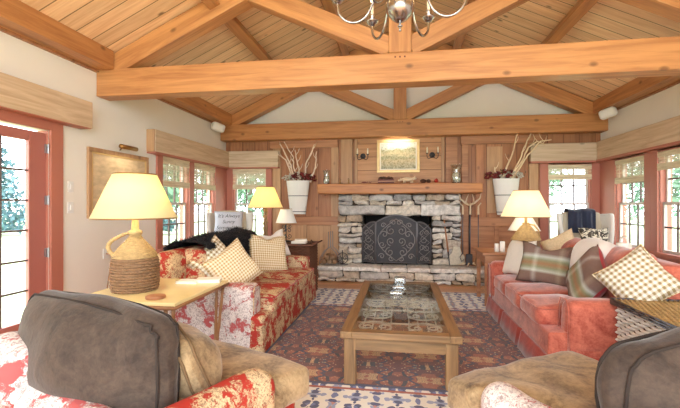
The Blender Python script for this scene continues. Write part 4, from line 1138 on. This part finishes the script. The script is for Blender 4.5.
MB().tube([(.05, 0, .38), (.10, -.03, .37), (.15, -.05, .30), (.165, -.05, .2)], .012, 7).build('handle', 'wickl', jl, smooth=True)
MB().lathe([(.02, .39), (.02, .52)], 12).build('neck', 'wickl', jl, smooth=True)
lampshade(jl, .335, .165, .485, .855, 'shade3')
MB().ball((0, 0, .62), .03).build('bulb', 'bulb', jl, smooth=True)
lamp('lamp_light', (1.76, 5.88, ST+.66), 6, (1, .87, .65), r=.06)
scroll_lamp('white pleated lamp half hidden behind the woven jug lamp', (1.83, 6.20, ST), sh=(.225, .11, .27, .47))
for k, (x, y, h, r) in enumerate(((1.335, 5.74, .115, .028), (1.40, 5.70, .15, .034), (1.50, 5.66, .075, .036))):
    o = MB().lathe([(r*.95, 0), (r, .005), (r, h-.005), (r*.9, h), (r*.5, h-.004)], 20).build('pillar_candle', 'ceram', smooth=True, loc=(x, y, ST))
    MB().tube([(0, 0, h-.01), (0, 0, h+.012)], .002, 5).build('wick', 'dark', o)
    tag(o, ['slim white pillar candle, the one nearest the fireplace', 'tallest white pillar candle of the three behind the coral sofa arm', 'short squat white candle next to the knit pillow'][k], 'candle', 'white candles on the side table')

# ================================================================== MANTEL OBJECTS
MZ = 1.808
def hurricane(label, x, r, h, cd_):
    t = thing('hurricane_glass', label, 'candle holder', (x, 7.42, MZ))
    pr = interp([(r*.8, 0), (r*.95, h*.25), (r*.8, h*.6), (r*.85, h*.8), (r*1.15, h)], 16)
    MB().lathe(pr+[(p[0]-.004, p[1]) for p in pr[::-1]], 28, cap=False).build('glass', 'cglass', t, smooth=True)
    MB().lathe([(r*.85, 0), (r*.85, .008)], 24).build('base', 'cglass', t)
    MB().lathe([(r*.42, .008), (r*.42, h*cd_), (r*.3, h*cd_-.004)], 20).build('candle', 'wax', t, smooth=True)
    m = MB(); rnd = random.Random(2)
    for k in range(16): a = k*2.4; m.ball((r*.62*cos(a), r*.62*sin(a), .03+.02*(k % 3)), .014)
    m.build('pebbles', 'bloom', t, smooth=True)
hurricane('narrow hurricane glass with candle at the left end of the mantel', -1.40, .065, .26, .5)
hurricane('wide hurricane glass with candle at the right end of the mantel', 1.02, .095, .33, .55)
for k, (x, h) in enumerate(((-1.13, .07), (-.97, .075))):
    o = MB().lathe(interp([(.03, 0), (.012, .015), (.008, h*.6), (.018, h)], 14), 14).build('candlestick', 'brass', smooth=True, loc=(x, 7.40, MZ))
    tag(o, ['short candlestick with glass cup left of the first sconce', 'short candlestick just below the left sconce'][k], 'candlestick', 'candlesticks on the mantel')
    MB().lathe([(.012, h), (.02, h+.03)], 12).build('glass_cup', 'cglass', o, smooth=True)
bx = thing('wooden_box', 'dark red wooden box heaped with pinecones under the landscape painting', 'box', (-.26, 7.42, MZ))
MB().box(-.15, .15, -.07, .07, 0, .07).build('box_body', 'dwood', bx, bevel=.005)
m = MB()
for k in range(22): m.ball((-.12+.24*((k*.37) % 1), -.04+.08*((k*.61) % 1), .085+.025*((k*.29) % 1)), .026, (1, 1, .9), 8, 6)
m.build('pinecones', 'cone', bx, smooth=True)
MB().box(-.155, .155, -.075, .075, .025, .045).build('pale_band', 'rail', bx)
wf = thing('carved_animal', 'white carved animal figure standing near the centre of the mantel', 'figurine', (.14, 7.40, MZ))
m = MB(); m.ball((0, 0, .07), .05, (2.4, .8, .85), 16, 10); m.ball((.12, 0, .085), .03, (1.5, .8, .9)); m.tube([(-.11, 0, .07), (-.16, 0, .05), (-.18, 0, .055)], [.03, .015, .008], 8)
for x in (-.07, -.04, .06, .09): m.tube([(x, -.02 if int(x*100) % 2 else .02, .05), (x, -.02 if int(x*100) % 2 else .02, 0)], [.016, .012], 8)
m.build('body', 'antler', wf, smooth=True)
m = MB(); m.ball((.13, -.02, .112), .012, (1, .5, 1.2)); m.ball((.13, .02, .112), .012, (1, .5, 1.2)); m.build('ears', 'antler', wf, smooth=True)
for k, x in enumerate((.42, .52)):
    m = MB()
    for r_ in range(6):
        for q in range(9): a = q*2*pi/9+r_*.35; rr = .032*sin(pi*(r_+.8)/7); m.ball((-.045+.018*r_, rr*cos(a), .034+rr*sin(a)), .011, (1.2, .8, .8), 6, 4)
    m.ball((0, 0, .034), .026, (1.9, 1, 1))
    o = m.build('pinecone', 'cone', smooth=True, loc=(x, 7.38+.02*k, MZ), rot=(0, 0, .3+k)); tag(o, ['dark pinecone lying next to the carved animal', 'dark pinecone lying next to the red ornament'][k], 'pinecone', 'pinecones on the mantel')
o = MB().lathe(interp([(.01, 0), (.035, .015), (.04, .04), (.025, .07), (.01, .08)], 16), 18).build('red_ornament', 'redw', smooth=True, loc=(.66, 7.40, MZ)); tag(o, 'small round red ornament between the pinecones and the wide glass', 'ornament')
MB().tube([(0, 0, .078), (.006, 0, .098)], [.004, .003], 6).build('stem', 'bark', o)
m = MB()
for k in range(9): a = k*.75; m.tube([(-.10+.02*k, 0, .01), (-.10+.02*k+.03*cos(a), .03*sin(a), .03)], .006, 5)
o = m.build('twig_garland', 'berry', smooth=True, loc=(-.62, 7.40, MZ)); tag(o, 'dark red twig garland lying under the left sconce', 'garland')
# sconces
def sconce(label, x):
    t = thing('candle_sconce', label, 'wall lamp', (x, YF-.055, 2.36), group='candle sconces over the mantel')
    MB().lathe([(.055, 0), (.05, .02), (.02, .03)], 20).build('wall_plate', 'brass' if 0 else 'irond', t, rot=(pi/2, 0, 0), smooth=True)
    m = MB()
    for s in (-1, 1): m.tube([(0, -.03, 0), (s*.03, -.06, -.06), (s*.07, -.085, -.08), (s*.10, -.09, -.055), (s*.105, -.09, -.02), (s*.10, -.09, .02)], .007, 7)
    for s in (-1, 1): m.lathe([(.008, 0), (.024, .006), (.026, .014)], 14, (s*.10, -.09, .015))
    m.build('arms', 'irond', t, smooth=True)
    for s in (-1, 1):
        cn = MB().lathe([(.013, 0), (.013, .09)], 12, (s*.10, -.09, .028)).build('candle', 'wax', t, smooth=True)
        MB().ball((s*.10, -.09, .128), .010, (1, 1, 1.7)).build('flame_bulb', 'wax', cn, smooth=True)
sconce('two-arm iron candle sconce left of the landscape painting', -.72); sconce('two-arm iron candle sconce right of the landscape painting', .61)
# paintings
def picture(label, loc, rz, w, h, art, fm, fw, light, cat='painting', inner='gold'):
    t = thing('framed_picture', label, cat, loc, rz)   # local x along wall, faces -y, origin at centre bottom of the back
    m = MB(); m.box(-w/2, w/2, -.035, 0, -h/2, -h/2+fw); m.box(-w/2, w/2, -.035, 0, h/2-fw, h/2); m.box(-w/2, -w/2+fw, -.035, 0, -h/2+fw, h/2-fw); m.box(w/2-fw, w/2, -.035, 0, -h/2+fw, h/2-fw)
    m.build('frame', fm, t, bevel=.006)
    i = fw; m = MB(); q = .022; m.box(-w/2+i, w/2-i, -.027, -.01, -h/2+i, -h/2+i+q); m.box(-w/2+i, w/2-i, -.027, -.01, h/2-i-q, h/2-i); m.box(-w/2+i, -w/2+i+q, -.027, -.01, -h/2+i+q, h/2-i-q); m.box(w/2-i-q, w/2-i, -.027, -.01, -h/2+i+q, h/2-i-q)
    m.build('liner', 'paper' if inner == 'white' else inner, t)
    MB().box(-w/2+i+q, w/2-i-q, -.02, -.005, -h/2+i+q, h/2-i-q).build('canvas', art, t)
    if light:
        L_ = light; lt_ = thing('picture_light', L_[0], 'picture light', loc, rz)
        m = MB(); m.tube([(-L_[1]/2, -.13, h/2+.06), (L_[1]/2, -.13, h/2+.06)], .028, 12); m.tube([(0, -.0, h/2+.03), (0, -.06, h/2+.09), (0, -.13, h/2+.08)], .008, 8)
        m.build('brass_tube', 'brass', lt_, smooth=True)
        m = MB(); m.tube([(-L_[1]/2+.02, -.125, h/2+.045), (L_[1]/2-.02, -.125, h/2+.045)], .006, 6); m.build('bulb', 'bulb', lt_)
    return t
picture('gilt-framed landscape painting hanging over the mantel', (-.035, YF-.056, 2.345), 0, .82, .64, 'art1', 'gold', .055, ('long brass picture light over the landscape painting', .40), inner='white')
picture('large pale framed print hanging beside the door on the left wall', (XL+.002, 4.60, 1.66), pi/2, 1.10, .84, 'art2', 'stile', .05, ('short brass picture light over the pale framed print', .30), cat='print')
a_ = area('picture_glow', (-.035, YF-.20, 2.70), (R(28), 0, 0), .45, .05, 3.2, (1, .85, .6))
a_ = area('picture_glow', (XL+.16, 4.60, 2.12), (0, R(-28), 0), .05, .4, 2.2, (1, .85, .6))

# bucket planters with dried flowers
def planter(label, x, seed, branches, tw):
    t = thing('bucket_planter', label, 'planter', (x, YF-.19, 1.22))
    m = MB(); m.lathe([(.155, 0), (.235, .66), (.215, .66), (.14, .03)], 36, cap=False, sy=.55); m.lathe([(.001, .02), (.15, .02)], 36, cap=False, sy=.55); m.build('bucket', 'bucket', t)
    mm = MB()
    for z in (.36, .05): r = .155+.08*z/.66+.003; mm.tube([(r*cos(2*pi*k/36), .55*r*sin(2*pi*k/36), z) for k in range(36)], .007, 6, closed=True)
    mm.build('metal_band', 'irond', t)
    mm = MB(); mm.box(-.02, .02, .10, .185, .55, .66); mm.build('wall_hook', 'irond', t)
    rnd = random.Random(seed)
    for mat, nm, cnt, r0, r1 in (('berry', 'dark_red_blooms', 60, .024, .042), ('bloom', 'pale_blooms', 56, .018, .034), ('leafd', 'dried_leaves', 80, .02, .04)):
        mm = MB()
        for k in range(cnt):
            a = rnd.uniform(0, 2*pi); rr = rnd.uniform(0, .36)
            px, py, pzz = rr*cos(a), rr*.36*sin(a), .69+rnd.uniform(-.03, .15)*(1-rr*1.6)
            if nm == 'pale_blooms' and px*tw < -.03 and k % 3: px = -px
            if nm == 'dark_red_blooms' and px*tw > .12: px = -px
            if nm == 'dried_leaves':
                d = V((rnd.uniform(-1, 1), rnd.uniform(-1, 1), rnd.uniform(-.3, 1))).normalized()*.05; w = d.orthogonal().normalized()*.014; p = V((px, py, pzz))
                mm.add([p-w*.2, p+d*.5-w, p+d, p+d*.5+w], [(0, 1, 2, 3)])
            else:
                for q in range(4): mm.ball((px+rnd.uniform(-.018, .018), py+rnd.uniform(-.018, .018), pzz+rnd.uniform(-.015, .015)), rnd.uniform(r0, r1)*.6, (1, 1, .8), 6, 4)
        mm.build(nm, mat, t, smooth=True)
    for br in branches:
        mm = MB(); pts = [V((p[0]-x, rnd.uniform(-.03, .03), p[1]-1.22)) for p in br]; out = []
        for a, b in zip(pts, pts[1:]):
            for q in range(4): out.append(a.lerp(b, q/4)+V((rnd.uniform(-.008, .008), rnd.uniform(-.01, .01), 0)))
        out.append(pts[-1]); n_ = len(out)
        mm.tube(out, [.018-.009*k/n_ for k in range(n_)], 6)
        for k in range(3, n_-1, 3):
            s = rnd.choice((-1, 1)); mm.tube([out[k], out[k]+V((s*.05, 0, .07)), out[k]+V((s*.07, .01, .14))], [.008, .006, .005], 5)
        mm.build('branch', 'twigr' if tw < 0 else 'twig', t, smooth=True)
planter('white bucket planter of dried flowers and pale branches left of the fireplace', -2.0, 5,
        [[(-2.05, 1.85), (-2.15, 2.2), (-2.3, 2.5), (-2.38, 2.62)], [(-2.0, 1.85), (-2.1, 2.15), (-2.1, 2.35), (-2.28, 2.66)], [(-1.95, 1.85), (-1.98, 2.15), (-2.05, 2.35), (-2.07, 2.5)], [(-1.85, 1.85), (-1.84, 2.2), (-1.72, 2.45), (-1.66, 2.6)], [(-1.75, 1.85), (-1.65, 2.15), (-1.62, 2.45)], [(-2.1, 1.9), (-2.25, 2.3), (-2.42, 2.42)]], -1)
planter('white bucket planter of dried flowers with long curving twigs right of the fireplace', 1.92, 9,
        [[(1.86, 1.9), (2.02, 2.3), (2.12, 2.72)], [(1.95, 1.85), (2.15, 2.2), (2.25, 2.5), (2.36, 2.74)], [(1.98, 1.85), (2.2, 2.2), (2.3, 2.45), (2.45, 2.55), (2.6, 2.50)], [(2.0, 1.85), (2.3, 2.3), (2.5, 2.55), (2.7, 2.58)], [(1.74, 1.9), (1.72, 2.1)]], 1)

# hearth tools -----------------------------------------------------------
HT = HZ+.028
ft = thing('fire_tool_stand', 'antler-topped stand of iron fire tools at the right of the hearth', 'fire tool stand', (1.25, 7.38, HT))
m = MB(); m.tube([(0, .04, 0), (0, .04, 1.12)], .012, 8); m.build('pole', 'irond', ft, smooth=True)
m = MB()
for s in (-1, 1):
    m.tube([(0, .02, 1.10), (s*.08, 0, 1.14), (s*.17, -.02, 1.22), (s*.20, 0, 1.33)], [.02, .018, .013, .005], 8)
    m.tube([(s*.07, .0, 1.14), (s*.06, -.05, 1.22), (s*.03, -.06, 1.30)], [.014, .01, .004], 8)
m.build('antler_top', 'antler', ft, smooth=True)
for k, (x, hd) in enumerate(((-.13, 0), (0, 1), (.14, 2))):
    tl = MB(); tl.tube([(x, -.05, 1.02), (x, -.05, .22)], .008, 7); o = tl.build(['poker', 'shovel', 'brush'][k], 'iron', ft, smooth=True)
    MB().tube([(x+.05*(k-1), -.03, 1.14), (x, -.05, 1.08), (x, -.05, .93)], [.008, .014, .02], 9).build('handle', 'antler', o, smooth=True)
    if k == 0: MB().tube([(x, -.05, .24), (x-.05, -.05, .16), (x-.02, -.05, .08), (x+.02, -.05, .12)], .009, 6).build('hook', 'iron', o, smooth=True)
    if k == 1: MB().rbox((x-.02, -.05, .12), (.12, .025, .20), r=.012, n=2).build('blade', 'irond', o, smooth=True)
    if k == 2: MB().lathe([(.075, .02), (.055, .12), (.025, .22), (.015, .28)], 18, (x, -.05, 0)).build('bristles', 'wick', o, smooth=True)
m = MB()
for k, a in enumerate((.1, .9, 1.7, 2.5, 3.3, 4.4, 5.3)): m.tube([(0, .0, .05), (.10*cos(a), .08*sin(a), .05), (.20*cos(a), .13*sin(a), .015)], [.018, .014, .008], 7)
m.build('antler_base', 'antler', ft, smooth=True)
sh = thing('ash_shovel', 'wooden-handled metal shovel leaning on the chimney stones', 'shovel', (.90, 7.40, HT), rot=(R(-8), R(-6), 0))
MB().tube([(0, 0, .25), (0, 0, .88)], [.016, .014], 9).build('handle', 'rail', sh, smooth=True)
m = MB(); m.tube([(0, 0, 0), (0, 0, .27)], .012, 8); m.tube([(-.03, 0, .86), (-.035, 0, .9), (.035, 0, .9), (.03, 0, .86)], .010, 6); m.build('shaft', 'irond', sh, smooth=True)
o = MB().rbox((0, 0, 0), (.20, .03, .34), r=.014, n=6, fn=lambda p: (p[0]*(1.0+.35*(p[2] < 0)-.7*max(0, p[2])/.17*.6), p[1]+.9*p[0]**2, p[2]), wr=.01).build('stone_slab', 'bloom', smooth=True, loc=(1.03, 7.42, HT+.17), rot=(R(-10), 0, 0)); tag(o, 'pale curved slab leaning behind the ash shovel on the hearth', 'slab')
# wire bellows racks + logs on the left hearth
for k, (x, h, w, lab) in enumerate(((-1.30, .60, .32, 'tall curved wire log rack on the left of the hearth'), (-1.06, .26, .22, 'low iron scroll andiron beside the fire screen'))):
    t = thing(['log_rack', 'andiron'][k], lab, ['log rack', 'andiron'][k], (x, 7.30, HT))
    m = MB()
    if k == 0:
        for y in (-.10, .12):
            for s in (-1, 1): m.tube([(s*w/2*1.2, y, 0), (s*w/2*1.1, y, .12), (s*w*.32, y, .24), (s*.025, y, .30), (s*.02, y, h)], .009, 6)
            m.tube([(-w/2*1.2, y, .0), (w/2*1.2, y, 0)], .007, 6)
        for s in (-1, 1): m.tube([(s*w/2*1.15, -.10, .06), (s*w/2*1.15, .12, .06)], .006, 6)
    else:
        m.tube([(-.10+.10*cos(a)+.10, -.06, .11+.10*sin(a)) for a in [2*pi*q/20 for q in range(20)]], .008, 6, closed=True)
        for a0 in (0, pi): m.tube([(q[0], -.06, q[2]) for q in spiral(.05*cos(a0), .11, .05, 1.2, a0)], .006, 5)
        m.tube([(0, -.06, 0), (0, -.06, h)], .009, 6); m.tube([(0, -.06, .02), (0, .14, .02)], .009, 6); m.tube([(-.1, -.06, 0), (.1, -.06, 0)], .009, 6)
    m.build('wire_frame', 'irong' if k == 0 else 'irond', t, smooth=True)
for k, (x, z, r) in enumerate(((-1.40, .055, .045), (-1.30, .055, .045), (-1.21, .052, .042), (-1.35, .135, .042), (-1.26, .132, .04))):
    o = MB().rbox((0, 0, 0), (r*2, .34, r*2), r=r*.7, n=4, wr=.012, wf=9, seed=k).build('log', 'log', smooth=True, loc=(x, 7.30, HT+z-.004), rot=(0, 0, .04*k))
    tag(o, 'short split log in the wire hearth rack, ' + ['leftmost of the bottom row', 'middle of the bottom row', 'bottom row, nearest the chimney stones', 'upper row, farther from the chimney stones', 'upper row, nearer the chimney stones'][k], 'log', 'split logs in the wire rack')

# ================================================================== BLINDS, SPEAKERS, SWITCHES
def blind(label, origin, rz, w, drop, z1, group=None):
    t = thing('bamboo_blind', label, 'blind', origin, rz, 'bamboo roman blinds')
    rnd = random.Random(int(drop*100))
    m = MB(); n = int(drop/.0145)
    for k in range(n):
        z = z1-.0145*(k+.5); th = (.0048 if k < n*.45 else .0034)+(.002 if rnd.random() > .8 else 0)
        m.box(0, w, -.012, -.008, z-th, z+th)
    m.build('slats', 'blind', t)
    m = MB()
    for q in range(3):
        for k in range(8): z = z1-drop+.012*k; m.box(0, w, -.016-.006*q-.003*(k % 2), -.012-.006*q, z-.0056, z+.0056)
    m.build('folded_hem', 'blind', t)
    m = MB(); m.box(0, w, -.03, -.002, z1-.005, z1+.02)
    for k in range(8): m.box(0, w, -.024, -.018, z1-.012*(k+1), z1-.012*k-.002)
    m.build('head_rail', 'blind', t)
    m = MB()
    for q in (.15, .5, .85): m.tube([(w*q, -.014, z1), (w*q, -.014, z1-drop)], .002, 4)
    m.build('cord', 'paper', t)
blind('bamboo blind on the left wall window nearer the framed print', (XL-.0, 5.50, 0), pi/2, .77, .44, 2.13)
blind('bamboo blind on the left wall window nearer the corner', (XL-.0, 6.42, 0), pi/2, .80, .44, 2.13)
blind('bamboo blind on the end wall window behind the amber lamp', (-3.44, YF, 0), 0, .72, .40, 2.13)
blind('bamboo blind on the end wall window above the navy throw chair', (2.70, YF, 0), 0, .74, .28, 2.15)
blind('bamboo blind on the right wall window nearest the corner', (XR, 7.22, 0), -pi/2, .80, .40, 2.16)
blind('bamboo blind on the right wall window at the picture edge', (XR, 6.12, 0), -pi/2, .85, .27, 2.16)
def speaker(label, loc, rz):
    t = thing('wall_speaker', label, 'speaker', loc, rz)
    MB().rbox((0, 0, 0), (.26, .13, .165), r=.055, n=5, edge=4).build('housing', 'plastic', t, smooth=True, rot=(R(8), R(-14) if loc[0] > 0 else R(14), 0))
    MB().tube([(0, .04, .03), (0, .16, .06)], .02, 10).build('bracket', 'dark', t)
speaker('white oval speaker mounted high in the left corner by the roof beam', (-3.42, 7.02, 2.88), R(50)); speaker('white oval speaker mounted high in the right corner by the roof beam', (3.40, 7.08, 2.92), R(-50))
for z, lab in ((1.60, 'upper'), (1.37, 'lower')):
    o = MB().rbox((0, 0, 0), (.008, .075, .12), r=.003, n=1, edge=1).build('light_switch', 'plastic', loc=(XL+.004, 3.83, z)); tag(o, '%s white light switch plate beside the red door' % lab, 'light switch', 'light switches by the door')
    MB().box(.003, .012, -.012, .012, -.025, .025).build('toggle', 'plastic', o)

# ================================================================== CHANDELIER
ch = thing('chandelier', 'polished pewter candle chandelier hanging in front of the first roof truss', 'chandelier', (0, 2.95, 2.88))
MB().lathe(interp([(.004, -.19), (.012, -.18), (.006, -.165), (.02, -.15), (.008, -.135), (.012, -.125), (.05, -.105), (.098, -.05), (.105, 0), (.09, .05), (.04, .09), (.02, .11), (.03, .14), (.018, .2), (.035, .25), (.012, .30), (.012, .42)], 70), 36).build('body', 'pewter', ch, smooth=True)
MB().tube([(0, 0, .4), (0, 0, deck(0)-.25-2.88)], .008, 8).build('chain_rod', 'pewter', ch, smooth=True)
MB().lathe([(.07, deck(0)-.26-2.88), (.07, deck(0)-.22-2.88)], 20).build('ceiling_rose', 'pewter', ch)
for k in range(6):
    a = k*pi/3; ca, sa = cos(a), sin(a)
    pr = interp([(.08, .06), (.13, .10), (.19, .06), (.24, -.04), (.31, -.095), (.39, -.09), (.455, -.03), (.47, .03), (.47, .07)], 30)
    arm = MB().tube([(r*ca, r*sa, z) for r, z in pr], .0105, 9).build('arm', 'pewter', ch, smooth=True)
    MB().lathe(interp([(.012, .05), (.03, .06), (.055, .085), (.05, .092), (.02, .095), (.024, .12), (.026, .14)], 20), 20, (.47*ca, .47*sa, 0)).build('drip_cup', 'pewter', arm, smooth=True)
    MB().lathe([(.012, .13), (.012, .24)], 12, (.47*ca, .47*sa, 0)).build('candle', 'wax', arm, smooth=True)
    MB().ball((.47*ca, .47*sa, .275), .014, (1, 1, 2)).build('flame_bulb', 'bulb', arm, smooth=True)

# ================================================================== OUTSIDE
def tree(nm, label, loc, h, r, mat, n=1500, seed=1, group=None, conical=False, proto=None):
    t = thing(nm, label, 'tree', loc, 0, group)
    rnd = random.Random(seed); m = MB()
    MB().tube([(0, 0, -.2), (.1, 0, h*.35), (0, .1, h*.8)], [.16, .12, .04], 8).build('trunk', 'trunk', t, smooth=True)
    for k in range(n):
        if conical: z = rnd.random()**1.4; rr = r*(1-z)*rnd.uniform(.3, 1)*(.8+.2*((z*9) % 1)); a = rnd.uniform(0, 2*pi); p = V((rr*cos(a), rr*sin(a), .3+z*(h-.3)))
        else:
            d = V((rnd.gauss(0, 1), rnd.gauss(0, 1), rnd.gauss(0, 1))).normalized(); q = rnd.uniform(.55, 1); f = 1+.35*noise.noise(d*2+V((seed, 0, 0)))
            p = V((d.x*r*q*f, d.y*r*q*f, h*.58+d.z*h*.45*q*f))
            if p.z < .2: p.z = .2
        u = V((rnd.uniform(-1, 1), rnd.uniform(-1, 1), rnd.uniform(-1, 1))).normalized()*rnd.uniform(.12, .24); w = u.orthogonal().normalized()*rnd.uniform(.06, .13)
        m.add([p-u, p+w, p+u, p-w], [(0, 1, 2, 3)])
    m.build('crown', mat, t); return t
G = -.5
rnd = random.Random(11)
for k, (x, y) in enumerate(((-12.5, 18.5), (-12.2, 26), (-16.5, 29), (-20, 31))):
    tree('leafy_tree', 'leafy tree on the lawn beyond the left windows', (x, y, G), 7.5+rnd.random()*2, 2.0, 'leaf1', seed=k+1, group='trees beyond the left windows')
for k, (x, y) in enumerate(((-8, 20), (-4, 26), (-9.5, 31))):
    tree('leafy_tree', 'leafy tree seen through the end window left of the fireplace', (x, y, G), 7.5+rnd.random()*2, 2.0, 'leaf1', seed=k+11, group='trees beyond the left end window')
for k, (x, y) in enumerate(((6.6, 22), (10.2, 32), (3.5, 30))):
    tree('leafy_tree', 'leafy tree seen through the end window right of the fireplace', (x, y, G), 7.5+rnd.random()*2, 2.0, 'leaf1', seed=k+21, group='trees beyond the right end window')
for k, (x, y) in enumerate(((11.6, 20.5), (15.5, 26), (17, 20.5), (22, 29))):
    tree('leafy_tree', 'leafy tree on the lawn beyond the right windows', (x, y, G), 7.5+rnd.random()*2, 2.1, 'leaf1', seed=k+31, group='trees beyond the right windows')
tree('blue_spruce', 'blue-green spruce on the lawn seen through the glass door', (-25, 20.5, G), 8.0, 2.9, 'leaf2', 2600, 41, conical=True)
tree('blue_spruce', 'smaller blue-green spruce seen through the left window panes', (-15.2, 23, G), 5.5, 1.3, 'leaf2', 2000, 42, conical=True)
